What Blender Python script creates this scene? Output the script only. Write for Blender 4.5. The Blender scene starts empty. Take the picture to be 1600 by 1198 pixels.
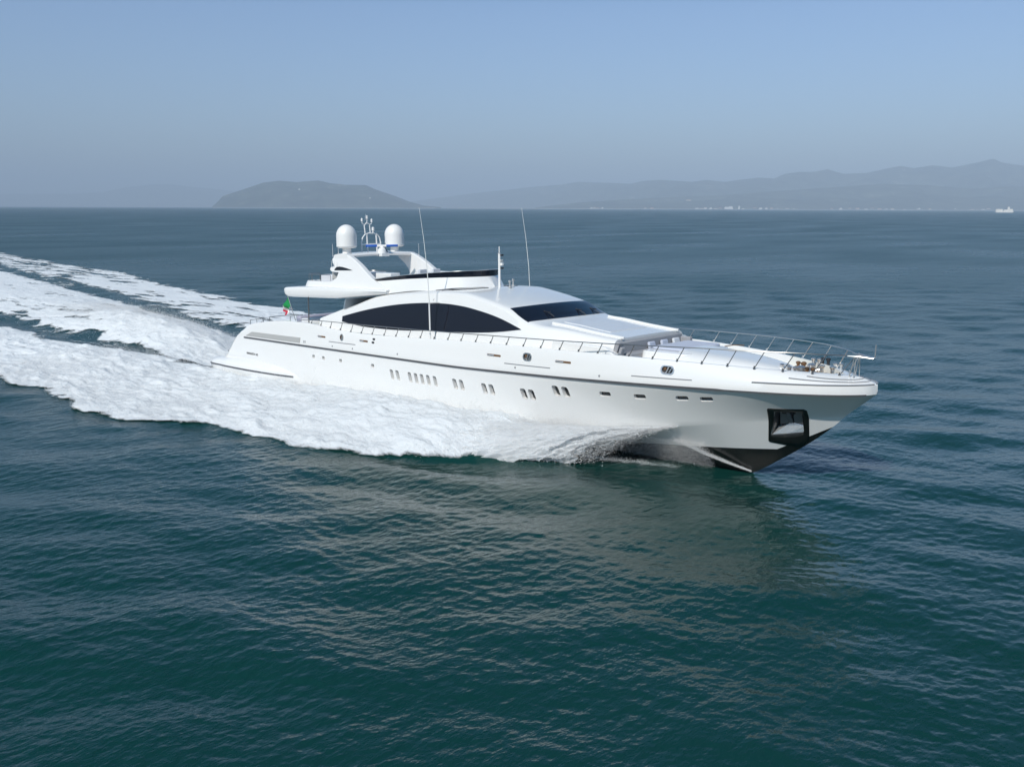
import bpy, bmesh, math, random
import numpy as np
from mathutils import Vector, Matrix
from mathutils.bvhtree import BVHTree

SC = bpy.context.scene
COL = SC.collection
R = math.radians
rng = np.random.default_rng(7)
random.seed(7)

# ------------------------------------------------------------------ camera
F_PX, CAM_H, CAM_X, CAM_Y = 1500.0, 12.39, 66.40, -40.09
YAW, PITCH, ROLL = 2.33658, 0.18081, 0.003677
TRIM, HEEL = 0.019107, -0.002176
cam_d = bpy.data.cameras.new("camera")
cam = bpy.data.objects.new("camera", cam_d)
COL.objects.link(cam)
cam_d.sensor_fit = 'HORIZONTAL'
cam_d.sensor_width = 36.0
cam_d.lens = 36.0 * F_PX / 1600.0
cam_d.clip_start = 0.5
cam_d.clip_end = 200000.0
fw = Vector((math.cos(YAW) * math.cos(PITCH), math.sin(YAW) * math.cos(PITCH), -math.sin(PITCH)))
rt = Vector((math.sin(YAW), -math.cos(YAW), 0))
up = rt.cross(fw)
r2 = rt * math.cos(ROLL) + up * math.sin(ROLL)
u2 = up * math.cos(ROLL) - rt * math.sin(ROLL)
M = Matrix.Identity(4)
for i in range(3):
    M[i][0], M[i][1], M[i][2], M[i][3] = r2[i], u2[i], -fw[i], (CAM_X, CAM_Y, CAM_H)[i]
cam.matrix_world = M
SC.camera = cam

# ------------------------------------------------------------------ light
SUN_EL = R(42)
SUN_DIR = Vector((0.24, -1.0, 0)).normalized() * math.cos(SUN_EL) + Vector((0, 0, math.sin(SUN_EL)))
world = bpy.data.worlds.new("World")
SC.world = world
world.use_nodes = True
wn, wl = world.node_tree.nodes, world.node_tree.links
wn.clear()
w_out = wn.new('ShaderNodeOutputWorld')
w_bg = wn.new('ShaderNodeBackground')
w_sky = wn.new('ShaderNodeTexSky')
w_sky.sky_type = 'NISHITA'
w_sky.sun_disc = False
w_sky.sun_elevation = SUN_EL
w_sky.sun_rotation = math.atan2(SUN_DIR.x, SUN_DIR.y)
w_sky.altitude = 0
w_sky.air_density = 1.0
w_sky.dust_density = 1.2
w_sky.ozone_density = 3.0
w_bg.inputs['Strength'].default_value = 0.112
w_tint = wn.new('ShaderNodeMix'); w_tint.data_type = 'RGBA'; w_tint.blend_type = 'MULTIPLY'
w_tint.inputs['Factor'].default_value = 1.0
# the sky deepens to a darker blue overhead than the hazy band above the coast
w_tc = wn.new('ShaderNodeTexCoord'); w_sep = wn.new('ShaderNodeSeparateXYZ'); w_rmp = wn.new('ShaderNodeValToRGB')
wl.new(w_tc.outputs['Generated'], w_sep.inputs[0]); wl.new(w_sep.outputs['Z'], w_rmp.inputs[0])
w_rmp.color_ramp.elements[0].position = 0.185; w_rmp.color_ramp.elements[0].color = (.90, .98, 1.13, 1)
w_rmp.color_ramp.elements[1].position = 0.36; w_rmp.color_ramp.elements[1].color = (.09, .57, .78, 1)
wl.new(w_rmp.outputs[0], w_tint.inputs['B'])
wl.new(w_sky.outputs[0], w_tint.inputs['A'])
wl.new(w_tint.outputs['Result'], w_bg.inputs[0])
wl.new(w_bg.outputs[0], w_out.inputs[0])
sun_d = bpy.data.lights.new("sun", 'SUN')
sun_d.energy = 4.0
sun_d.angle = R(0.53)
sun_d.color = (1.0, 0.945, 0.875)
sun = bpy.data.objects.new("sun", sun_d)
COL.objects.link(sun)
sun.rotation_euler = SUN_DIR.to_track_quat('Z', 'Y').to_euler()
vs = SC.view_settings
vs.view_transform = 'Standard'
vs.look = 'None'
vs.exposure = 0.07
vs.gamma = 1.0
SC.cycles.use_denoising = True
SC.cycles.volume_bounces = 0
SC.cycles.max_bounces = 12
SC.cycles.diffuse_bounces = 10
SC.cycles.glossy_bounces = 4
SC.cycles.transparent_max_bounces = 12

# ------------------------------------------------------------------ helpers
def pchip(xs, ys):
    xs, ys = np.array(xs, float), np.array(ys, float)
    h = np.diff(xs); d = np.diff(ys) / h
    m = np.zeros_like(xs)
    m[0], m[-1] = d[0], d[-1]
    for i in range(1, len(xs) - 1):
        if d[i - 1] * d[i] > 0:
            w1, w2 = 2 * h[i] + h[i - 1], h[i] + 2 * h[i - 1]
            m[i] = (w1 + w2) / (w1 / d[i - 1] + w2 / d[i])
    def f(x):
        x = np.clip(np.asarray(x, float), xs[0], xs[-1])
        i = np.clip(np.searchsorted(xs, x, side='right') - 1, 0, len(xs) - 2)
        t = (x - xs[i]) / h[i]
        return ((2 * t**3 - 3 * t**2 + 1) * ys[i] + (t**3 - 2 * t**2 + t) * h[i] * m[i]
                + (-2 * t**3 + 3 * t**2) * ys[i + 1] + (t**3 - t**2) * h[i] * m[i + 1])
    return f

def tab(*pts):
    return pchip([p[0] for p in pts], [p[1] for p in pts])

def lin(*pts):
    xs = [p[0] for p in pts]; ys = [p[1] for p in pts]
    return lambda x: np.interp(x, xs, ys)

def sstep(a, b, x):
    t = np.clip((x - a) / (b - a), 0, 1)
    return t * t * (3 - 2 * t)

_perm = rng.random(65536)
def vnoise(x, y, seed=0):
    xi, yi = np.floor(x).astype(np.int64), np.floor(y).astype(np.int64)
    fx, fy = x - xi, y - yi
    fx, fy = fx * fx * (3 - 2 * fx), fy * fy * (3 - 2 * fy)
    h = lambda a, b: _perm[(a * 7919 + b * 10473 + seed * 3571) & 65535]
    return (h(xi, yi) * (1 - fx) + h(xi + 1, yi) * fx) * (1 - fy) + (h(xi, yi + 1) * (1 - fx) + h(xi + 1, yi + 1) * fx) * fy

def fbm(x, y, octv=4, seed=0, gain=0.5):
    s, a, n = 0.0, 1.0, 0.0
    for o in range(octv):
        c, q = math.cos(o * 1.1 + .4), math.sin(o * 1.1 + .4)
        s = s + a * vnoise((x * c - y * q) * 2**o, (x * q + y * c) * 2**o, seed + o)
        n += a; a *= gain
    return s / n

def tag(o, label=None, cat=None, group=None, kind=None):
    if label: o["label"] = label
    if cat: o["category"] = cat
    if group: o["group"] = group
    if kind: o["kind"] = kind
    return o

def raw_mesh(name, co, faces, mats, parent=None, smooth=True, tri=False):
    """co (n,3) array, faces (m,k) array -> ONE mesh object, built fast"""
    co = np.ascontiguousarray(co, np.float32); faces = np.ascontiguousarray(faces, np.int32)
    me = bpy.data.meshes.new(name)
    k = faces.shape[1]
    me.vertices.add(len(co)); me.vertices.foreach_set('co', co.ravel())
    me.loops.add(faces.size); me.loops.foreach_set('vertex_index', faces.ravel())
    me.polygons.add(len(faces))
    me.polygons.foreach_set('loop_start', np.arange(0, faces.size, k, dtype=np.int32))
    me.polygons.foreach_set('loop_total', np.full(len(faces), k, np.int32))
    if smooth:
        me.polygons.foreach_set('use_smooth', np.ones(len(faces), bool))
    me.update(calc_edges=True)
    for m in (mats if isinstance(mats, (list, tuple)) else [mats]):
        me.materials.append(m)
    o = bpy.data.objects.new(name, me)
    COL.objects.link(o)
    if parent: o.parent = parent
    return o

def grid_faces(nr, nc):
    i = np.arange(nr - 1)[:, None] * nc + np.arange(nc - 1)[None, :]
    i = i.ravel()
    return np.stack([i, i + 1, i + nc + 1, i + nc], 1)

class MB:
    """collects shapes into one mesh"""
    def __init__(s): s.v, s.f, s.m = [], [], []
    def add(s, vs, fs, m=0):
        b = len(s.v)
        s.v += [tuple(float(c) for c in v) for v in vs]
        s.f += [tuple(b + i for i in f) for f in fs]
        s.m += [m] * len(fs)
        return s
    def box(s, c, d, m=0, rot=None):
        P = [Vector((sx * d[0] / 2, sy * d[1] / 2, sz * d[2] / 2)) for sx in (-1, 1) for sy in (-1, 1) for sz in (-1, 1)]
        if rot is not None: P = [rot @ p for p in P]
        c = Vector(c)
        return s.add([p + c for p in P], [(0, 1, 3, 2), (4, 6, 7, 5), (0, 4, 5, 1), (2, 3, 7, 6), (0, 2, 6, 4), (1, 5, 7, 3)], m)
    def loft(s, rings, closed=True, caps=(True, True), m=0):
        n = len(rings[0]); vs = [p for r in rings for p in r]; fs = []
        for i in range(len(rings) - 1):
            for j in range(n if closed else n - 1):
                a, b = i * n + j, i * n + (j + 1) % n
                fs.append((a, b, b + n, a + n))
        if closed and caps[0]: fs.append(tuple(range(n))[::-1])
        if closed and caps[1]: fs.append(tuple((len(rings) - 1) * n + j for j in range(n)))
        return s.add(vs, fs, m)
    def tube(s, path, r, n=8, m=0):
        path = [Vector(p) for p in path]
        rr = r if isinstance(r, (list, tuple)) else [r] * len(path)
        rings = []
        ref = None
        for i, p in enumerate(path):
            a = path[max(i - 1, 0)]; b = path[min(i + 1, len(path) - 1)]
            t = (b - a).normalized()
            if ref is None:
                ref = Vector((0, 0, 1)) if abs(t.z) < .9 else Vector((1, 0, 0))
            x = t.cross(ref).normalized(); y = t.cross(x).normalized()
            ref = -y if False else ref
            rings.append([p + x * (rr[i] * math.cos(2 * math.pi * k / n)) + y * (rr[i] * math.sin(2 * math.pi * k / n)) for k in range(n)])
        return s.loft(rings, m=m)
    def lathe(s, c, prof, n=32, m=0, axis=Vector((0, 0, 1))):
        q = Vector((0, 0, 1)).rotation_difference(axis)
        c = Vector(c)
        rings = [[c + q @ Vector((max(r, 1e-4) * math.cos(2 * math.pi * k / n), max(r, 1e-4) * math.sin(2 * math.pi * k / n), z)) for k in range(n)] for r, z in prof]
        return s.loft(rings, m=m)
    def prism(s, poly, fa, fb, m=0):
        """poly: list of 2d points, fa/fb map a 2d point to the two 3d faces"""
        return s.loft([[fa(*p) for p in poly], [fb(*p) for p in poly]], m=m)
    def build(s, name, mats, parent=None, smooth=35, bevel=0, seg=2):
        me = bpy.data.meshes.new(name)
        me.from_pydata(s.v, [], s.f)
        mats = mats if isinstance(mats, (list, tuple)) else [mats]
        for m in mats: me.materials.append(m)
        me.polygons.foreach_set('material_index', np.array(s.m, np.int32))
        bm = bmesh.new(); bm.from_mesh(me)
        bmesh.ops.remove_doubles(bm, verts=bm.verts, dist=1e-5)
        bmesh.ops.recalc_face_normals(bm, faces=bm.faces)
        bm.to_mesh(me); bm.free()
        if smooth:
            me.polygons.foreach_set('use_smooth', np.ones(len(me.polygons), bool))
            me.set_sharp_from_angle(angle=R(smooth))
        me.update()
        o = bpy.data.objects.new(name, me)
        COL.objects.link(o)
        if parent: o.parent = parent
        if bevel:
            md = o.modifiers.new('bevel', 'BEVEL'); md.width = bevel; md.segments = seg
            md.limit_method = 'ANGLE'; md.angle_limit = R(30); md.harden_normals = False
        return o

# ------------------------------------------------------------------ materials
def mat(name, col, rough=.5, metal=0.0, coat=0.0, spec=.5, noise=0.0, nscale=3.0, bump=0.0, bscale=40.0):
    m = bpy.data.materials.new(name); m.use_nodes = True
    n, l = m.node_tree.nodes, m.node_tree.links
    p = n['Principled BSDF']
    p.inputs['Base Color'].default_value = (*col, 1)
    p.inputs['Roughness'].default_value = rough
    p.inputs['Metallic'].default_value = metal
    p.inputs['Coat Weight'].default_value = coat
    p.inputs['Coat Roughness'].default_value = .06
    p.inputs['Specular IOR Level'].default_value = spec
    if noise or bump:
        tc = n.new('ShaderNodeTexCoord')
    if noise:
        t = n.new('ShaderNodeTexNoise'); t.inputs['Scale'].default_value = nscale; t.inputs['Detail'].default_value = 5
        l.new(tc.outputs['Object'], t.inputs['Vector'])
        r = n.new('ShaderNodeMapRange'); r.inputs['To Min'].default_value = 1 - noise; r.inputs['To Max'].default_value = 1 + noise
        l.new(t.outputs['Fac'], r.inputs['Value'])
        h = n.new('ShaderNodeHueSaturation'); h.inputs['Color'].default_value = (*col, 1)
        l.new(r.outputs[0], h.inputs['Value']); l.new(h.outputs[0], p.inputs['Base Color'])
    if bump:
        t2 = n.new('ShaderNodeTexNoise'); t2.inputs['Scale'].default_value = bscale; t2.inputs['Detail'].default_value = 3
        l.new(tc.outputs['Object'], t2.inputs['Vector'])
        b = n.new('ShaderNodeBump'); b.inputs['Strength'].default_value = bump; b.inputs['Distance'].default_value = .02
        l.new(t2.outputs['Fac'], b.inputs['Height']); l.new(b.outputs[0], p.inputs['Normal'])
    return m

WHITE = mat('white_gelcoat', (.82, .81, .79), .22, coat=.6, noise=.012, nscale=.6)
CREAM = mat('cream_gelcoat', (.76, .75, .70), .4, noise=.02)
GLASS = mat('dark_glass', (.008, .010, .018), .04, spec=.4, coat=.0)
PANE = mat('porthole_glass', (.035, .037, .04), .08, spec=.5)
RUB = mat('dark_rubber_strip', (.075, .075, .08), .35)
LINE = mat('grey_moulding', (.30, .30, .31), .4)
STEEL = mat('polished_steel', (.74, .73, .71), .30, metal=.9)
RAILM = mat('brushed_steel_rail', (.26, .255, .25), .3, metal=.85)
GRILLE = mat('grey_grille', (.40, .395, .38), .55, bump=.3, bscale=60)
BLACK = mat('black_paint', (.008, .009, .009), .3, coat=.2)
TEAK = mat('teak_planking', (.36, .22, .10), .6, noise=.2, nscale=9)
WICKER = mat('grey_wicker', (.33, .33, .345), .8, noise=.25, nscale=30, bump=.6, bscale=60)
CUSH = mat('pale_blue_cushion', (.50, .53, .62), .85, noise=.04, nscale=4)
PADGREY = mat('pale_grey_cushion', (.62, .63, .66), .85, noise=.03)
BLUE = mat('blue_antenna_paint', (.01, .09, .42), .35)
NAVY = mat('navy_cover', (.02, .03, .12), .7)
BRASS = mat('weathered_bronze', (.30, .17, .09), .4, metal=.6)
DARK = mat('dark_metal', (.04, .04, .045), .4, metal=.3)
ANCH = mat('galvanised_anchor', (.22, .22, .24), .4, metal=.5, noise=.15, nscale=8)
PLATE = mat('polished_anchor_plate', (.70, .71, .71), .16, metal=.75, noise=.1, nscale=2)

# hull: white topsides, black bottom paint and black stem guard, by position on the hull
HULLM = bpy.data.materials.new('hull_paint'); HULLM.use_nodes = True
def hull_mat():
    n, l = HULLM.node_tree.nodes, HULLM.node_tree.links
    p = n['Principled BSDF']
    p.inputs['Roughness'].default_value = .2; p.inputs['Coat Weight'].default_value = .6; p.inputs['Coat Roughness'].default_value = .05
    tc = n.new('ShaderNodeTexCoord'); sx = n.new('ShaderNodeSeparateXYZ'); l.new(tc.outputs['Object'], sx.inputs[0])
    def math_(op, a, b=None, c=None):
        q = n.new('ShaderNodeMath'); q.operation = op
        for i, v in enumerate((a, b, c)):
            if v is None: continue
            if isinstance(v, (int, float)): q.inputs[i].default_value = v
            else: l.new(v, q.inputs[i])
        return q.outputs[0]
    X, Z = sx.outputs['X'], sx.outputs['Z']
    bottom = math_('LESS_THAN', Z, math_('MAXIMUM', math_('MULTIPLY_ADD', X, 0.070, -2.32), .35))
    # stem guard: a band behind the stem line, widening downwards
    d = math_('SUBTRACT', math_('MULTIPLY_ADD', Z, 1.27, 45.06), X)
    stem = math_('LESS_THAN', d, math_('MULTIPLY_ADD', Z, -.57, 1.32))
    bl = math_('MAXIMUM', bottom, stem)
    mx = n.new('ShaderNodeMix'); mx.data_type = 'RGBA'
    mx.inputs['A'].default_value = (.82, .81, .79, 1); mx.inputs['B'].default_value = (.008, .008, .008, 1)
    l.new(bl, mx.inputs['Factor']); l.new(mx.outputs['Result'], p.inputs['Base Color'])
hull_mat()

# ------------------------------------------------------------------ yacht: lines measured in the boat's own frame
# X forward from the stern, Y to port, Z up
z_top = tab((2.3, 1.66), (3.12, 2.38), (4.22, 3.36), (5.15, 3.92), (6.05, 4.34), (7.65, 4.60), (9.1, 4.78), (11.5, 4.95), (13.7, 4.97), (15, 4.89),
            (17.2, 4.75), (19.4, 4.70), (22.7, 4.76), (26, 4.88), (30, 4.98), (34, 5.02), (38, 5.01), (41, 4.95), (45, 4.83), (48, 4.66), (49, 4.56))
kn_y = tab((2, 4.08), (6, 4.25), (12, 4.5), (20, 4.62), (28, 4.62), (32, 4.58), (35, 4.45), (37, 4.25), (39, 3.98), (41, 3.63), (43, 3.22), (45, 2.76),
           (46.5, 2.35), (47.7, 1.87), (48.6, 1.33), (49.2, .82), (49.55, .4), (49.7, 0.02))
kn_z = tab((2, 3.36), (5.8, 3.4), (11.5, 3.45), (20, 3.49), (27, 3.5), (33, 3.62), (38, 3.72), (43, 3.8), (47, 3.87), (49.7, 3.9))
ch_y = tab((2, 3.9), (15, 4.15), (25, 4.1), (32, 3.8), (36, 3.4), (40, 2.75), (43, 2.0), (45.5, 1.25), (47.3, .55), (48.3, 0.015))
ch_z = tab((2, .1), (15, .1), (25, .25), (32, .65), (36, 1.05), (40, 1.55), (43, 2.0), (45.5, 2.4), (47.3, 2.62), (48.3, 2.72))
ke_z = tab((2, -1.2), (15, -1.4), (30, -1.35), (38, -1.2), (42, -1.02), (43.2, -.86), (44.01, -.53), (45, .1), (46.56, 1.18), (47.75, 2.16), (48.3, 2.70))
inset = tab((2, .10), (30, .14), (40, .2), (44, .34), (47, .62), (49.7, .8))

def z_deck(x):
    x = np.asarray(x, float)
    return np.minimum(z_top(x) - lin((2, .12), (10, .3), (40, .32), (45, .43), (49.7, .25))(x), lin((2, 9), (40, 9), (45, 4.40), (50, 4.34))(x))

def hull_rings():
    ss = np.concatenate([np.linspace(2.3, 12, 34), np.linspace(12.6, 38, 42)[:], 38 + 12 * np.sin(np.linspace(0, 1, 46)[1:] * math.pi / 2)])
    rings = []
    for s in ss:
        def X(xend): return s if s <= 38 else 38 + (s - 38) * (xend - 38) / 12.0
        xk, xc, xn, xd = X(48.25), X(48.3), X(49.7), X(48.9)
        zt = float(z_top(xd))
        pts = []
        kz, cy, cz, ny, nz = float(ke_z(xk)), float(ch_y(xc)), float(ch_z(xc)), float(kn_y(xn)), float(kn_z(xn))
        pts.append((xk, .0, kz))
        for t in (.35, .7, .97):
            pts.append((xk + (xc - xk) * t, cy * t, kz + (cz - kz) * (t if s < 36 else t ** 1.0)))
        pts.append((xc, cy, cz + .0))
        conc = float(lin((2, -.05), (28, -.05), (36, .0), (42, .05), (46, .07), (48.5, .05), (50, .0))(xn))
        for t in (.12, .26, .42, .58, .74, .88):
            y = cy + (ny - cy) * t - conc * math.sin(math.pi * t ** .85)
            pts.append((xc + (xn - xc) * t, max(y, .012), cz + (nz - cz) * t))
        pts.append((xn, ny, nz))
        pts.append((xn, ny + .015, nz + .10))
        lip = float(lin((2, .03), (30, .03), (44, .02), (49.7, .0))(xn))
        pts.append((xn - (0 if s < 38 else 0), max(ny - lip, .01), nz + .40))
        dy = max(ny - float(inset(xn)), 0.010)
        if s > 38: dy = min(dy, max(float(kn_y(min(xd + .75, 49.7))), .012))
        ly = max(ny - lip, .01)
        for t in (.3, .62, .86):
            pts.append((xn + (xd - xn) * t, max(ly + (dy - ly) * (t ** 1.25), .01), nz + .40 + (zt - nz - .40) * (1 - (1 - t) ** 1.25)))
        pts.append((xd, dy, zt))
        cap = max(dy - .13, .008)
        pts.append((xd - (0.13 if s > 48 else 0), cap, zt + .005))
        zd = float(z_deck(xd))
        pts.append((xd - (0.16 if s > 48 else 0), max(cap - .03, .006), zd))
        pts.append((xd - (0.16 if s > 48 else 0), 0.0, zd + .03))
        # squeeze the levels under the sweeping stern line
        n = len(pts)
        out = []
        for k, (x, y, z) in enumerate(pts):
            if k < n - 4: z = min(z, zt - .004 * (n - 4 - k))
            out.append((x, y, z))
        rings.append(out)
    full = []
    for r in rings:
        stb = [(x, -y, z) for x, y, z in r]
        prt = [(x, y, z) for x, y, z in r[1:-1]][::-1]
        full.append(stb + prt)
    return full

RY = Matrix.Rotation(-TRIM, 4, 'Y') @ Matrix.Rotation(HEEL, 4, 'X')
YM = Matrix.Translation((15, 0, 0)) @ RY @ Matrix.Translation((-15, 0, 0))
yacht = bpy.data.objects.new('motor_yacht', None)
COL.objects.link(yacht)
yacht.matrix_world = YM
tag(yacht, 'long white motor yacht with dark curved side windows, speeding through the sea', 'yacht')

hull_mb = MB().loft(hull_rings())
hull = hull_mb.build('hull', [HULLM, WHITE, BLACK, TEAK, CREAM], yacht, smooth=28)
_bm = bmesh.new(); _bm.from_mesh(hull.data)
for f in _bm.faces:
    c = f.calc_center_median()
    if f.normal.z > .8 and c.z > float(z_deck(c.x)) - .03 and c.z < float(z_deck(c.x)) + .05:
        f.material_index = (3 if c.x > 45.0 else 4) if abs(c.y) < max(.1, float(kn_y(min(49.6, c.x + .4))) - float(inset(c.x)) - .12) and c.x < 48.8 else 0
    elif c.x > 44.5 and c.z < float(z_top(min(c.x, 49))) - .005 and c.z > float(z_deck(min(c.x, 49))) - .05 and abs(c.y) < float(kn_y(c.x)) - .35 and abs(f.normal.z) < .5:
        f.material_index = 4
_bm.to_mesh(hull.data); _bm.free()
HB = BVHTree.FromPolygons([v.co for v in hull.data.vertices], [tuple(p.vertices) for p in hull.data.polygons])
def on_hull(x, z, side=-1):
    h = HB.ray_cast(Vector((x, side * 12, z)), Vector((0, -side, 0)))
    return (h[0], h[1]) if h[0] else (Vector((x, side * 4, z)), Vector((0, side, 0)))
def frame_at(x, z, side=-1):
    """local axes on the hull skin: along, up, out"""
    p, n = on_hull(x, z, side)
    n = Vector((n.x * .9, n.y, n.z * .6)).normalized() if n.dot(Vector((0, side, 0))) > 0 else Vector((0, side, 0))
    a = Vector((1, 0, 0)); a = (a - n * a.dot(n)).normalized()
    u = n.cross(a) if side < 0 else a.cross(n)
    if u.z < 0: u = -u
    return p, a, u, n

def rrect(w, h, r, n=5):
    pts = []
    for cx, cy, a0 in ((w/2-r, h/2-r, 0), (-w/2+r, h/2-r, 90), (-w/2+r, -h/2+r, 180), (w/2-r, -h/2+r, 270)):
        for k in range(n):
            a = R(a0 + 90 * k / (n - 1)); pts.append((cx + r * math.cos(a), cy + r * math.sin(a)))
    return pts

# hull openings: (x, z, w, h, skew, kind)
openings = []
for x in (22.33, 22.86): openings.append((x, 2.48, .30, .60, .18))
for x in (23.98, 24.52, 25.05, 25.59, 26.17): openings.append((x, 2.48, .30, .60, .18))
for x in (27.80, 28.33): openings.append((x, 2.50, .32, .60, .18))
for x in (30.06, 30.60): openings.append((x, 2.49, .34, .60, .18))
for x in (32.86, 33.40): openings.append((x, 2.51, .38, .60, .18))
for x in (35.03, 35.62): openings.append((x, 2.90, .40, .60, .18))
for x in (14.28, 15.40, 17.28, 20.54): openings.append((x, 2.83, .30, .24, .0))
for x, z in ((37.90, 3.03), (39.75, 3.08), (41.85, 3.20), (43.0, 3.26)): openings.append((x, z, .62, .27, .0))
cut = MB()
win_specs = []
for side in (-1, 1):
    for (x, z, w, h, sk) in openings:
        p, a, u, n = frame_at(x, z, side)
        dep = .27 if h > .5 else .22
        poly = rrect(w, h, min(w, h) * .30)
        ff = lambda d: (lambda q, s_: p + a * (q - sk * s_ * 1.0) + u * s_ + n * d)
        cut.prism(poly, ff(-dep), ff(.25))
        win_specs.append((p.copy(), a.copy(), u.copy(), n.copy(), poly, sk, dep))
# anchor pockets
POCK = []
A_IN = [(45.74, 2.86), (46.84, 2.93), (46.62, 1.84), (45.24, 1.60)]
def back_y(z): return float(np.interp(z, [1.4, 2.0, 3.0], [.14, .22, .55]))
for side in (-1, 1):
    cut.loft([[(x, side * back_y(z), z) for x, z in A_IN], [(x, side * 3.0, z) for x, z in A_IN]])
    POCK.append(side)
# mooring fairleads
FAIR = [(17.52, 4.33, .36, .40), (33.32, 4.52, .58, .40), (41.27, 4.52, .66, .40)]
fair_specs = []
for side in (-1, 1):
    for x, z, w, h in FAIR:
        p, a, u, n = frame_at(x, z, side)
        poly = rrect(w, h, h * .46, 7)
        cut.prism(poly, lambda q, s_: p + a * q + u * s_ - n * .10, lambda q, s_: p + a * q + u * s_ + n * .2)
        fair_specs.append((p.copy(), a.copy(), u.copy(), n.copy(), w, h))
cutter = cut.build('hull_cutter', [WHITE], None, smooth=0)
bmod = hull.modifiers.new('openings', 'BOOLEAN'); bmod.operation = 'DIFFERENCE'; bmod.object = cutter; bmod.solver = 'EXACT'
bmod.use_self = True
hull.parent = None
dg = bpy.context.evaluated_depsgraph_get()
me2 = bpy.data.meshes.new_from_object(hull.evaluated_get(dg))
hull.modifiers.clear()
hull.data = me2; hull.data.name = 'hull'
hull.parent = yacht
bpy.data.objects.remove(cutter)
hull.data.polygons.foreach_set('use_smooth', np.ones(len(hull.data.polygons), bool))
hull.data.set_sharp_from_angle(angle=R(28))
print('HULL', len(hull.data.polygons), [m.name if m else None for m in hull.data.materials])

for (p, a, u, n, poly, sk, dep) in win_specs:
    mb = MB(); mb.prism([(q * 1.06, s_ * 1.04) for q, s_ in poly], lambda q, s_: p + a * (q - sk * s_) + u * s_ - n * (dep + .02), lambda q, s_: p + a * (q - sk * s_) + u * s_ - n * (dep - .012))
    mb.build('porthole', PANE, yacht, smooth=0)
for (p, a, u, n, w, h) in fair_specs:
    mb = MB()
    o_ = rrect(w * 1.04, h * 1.05, h * .48, 7); i_ = rrect(w * .84, h * .76, h * .36, 7)
    rings = [[p + a * q + u * s_ + n * .0 for q, s_ in o_], [p + a * q + u * s_ + n * .03 for q, s_ in o_], [p + a * q + u * s_ + n * .03 for q, s_ in i_], [p + a * q + u * s_ - n * .09 for q, s_ in i_]]
    mb.loft(rings, caps=(False, False))
    fl = mb.build('mooring_fairlead', STEEL, yacht)
    mb = MB(); mb.prism(i_, lambda q, s_: p + a * q + u * s_ - n * .097, lambda q, s_: p + a * q + u * s_ - n * .085)
    mb.build('back_plate', DARK, fl, smooth=0)
    mb = MB(); mb.tube([p + a * (-w * .12) - u * h * .36 - n * .03, p + a * (w * .05) + u * h * .36 - n * .03], .035)
    mb.tube([p + a * (w * .12) - u * h * .30 - n * .03, p + a * (w * .30) + u * h * .30 - n * .03], .035)
    mb.build('roller', STEEL, fl)
    mb = MB(); mb.box(p - a * w * .22 + u * h * .1 - n * .04, (w * .22, .05, h * .35)); mb.build('cleat_horn', BRASS, fl, bevel=.01)

def skin_strip(name, xs, zf, r, m, parent, off=.0, hgt=None, side=-1, proj=.03):
    """moulding that follows the hull skin: a rectangular bar"""
    h = hgt or r
    rings = []
    for x in xs:
        z = float(zf(x))
        p, n = on_hull(x, z, side)
        out = Vector((0, side, 0)) if abs(n.x) < .75 else Vector((.7, side * .7, 0))
        o = Vector((n.x, n.y, 0)).normalized() if abs(n.z) < .9 else out
        if o.y * side < 0: o = -o
        rings.append([p - o * .05 - Vector((0, 0, h)), p + o * proj - Vector((0, 0, h)), p + o * proj + Vector((0, 0, h)), p - o * .05 + Vector((0, 0, h))])
    mb = MB().loft(rings); return mb.build(name, m, parent, smooth=50)

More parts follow.
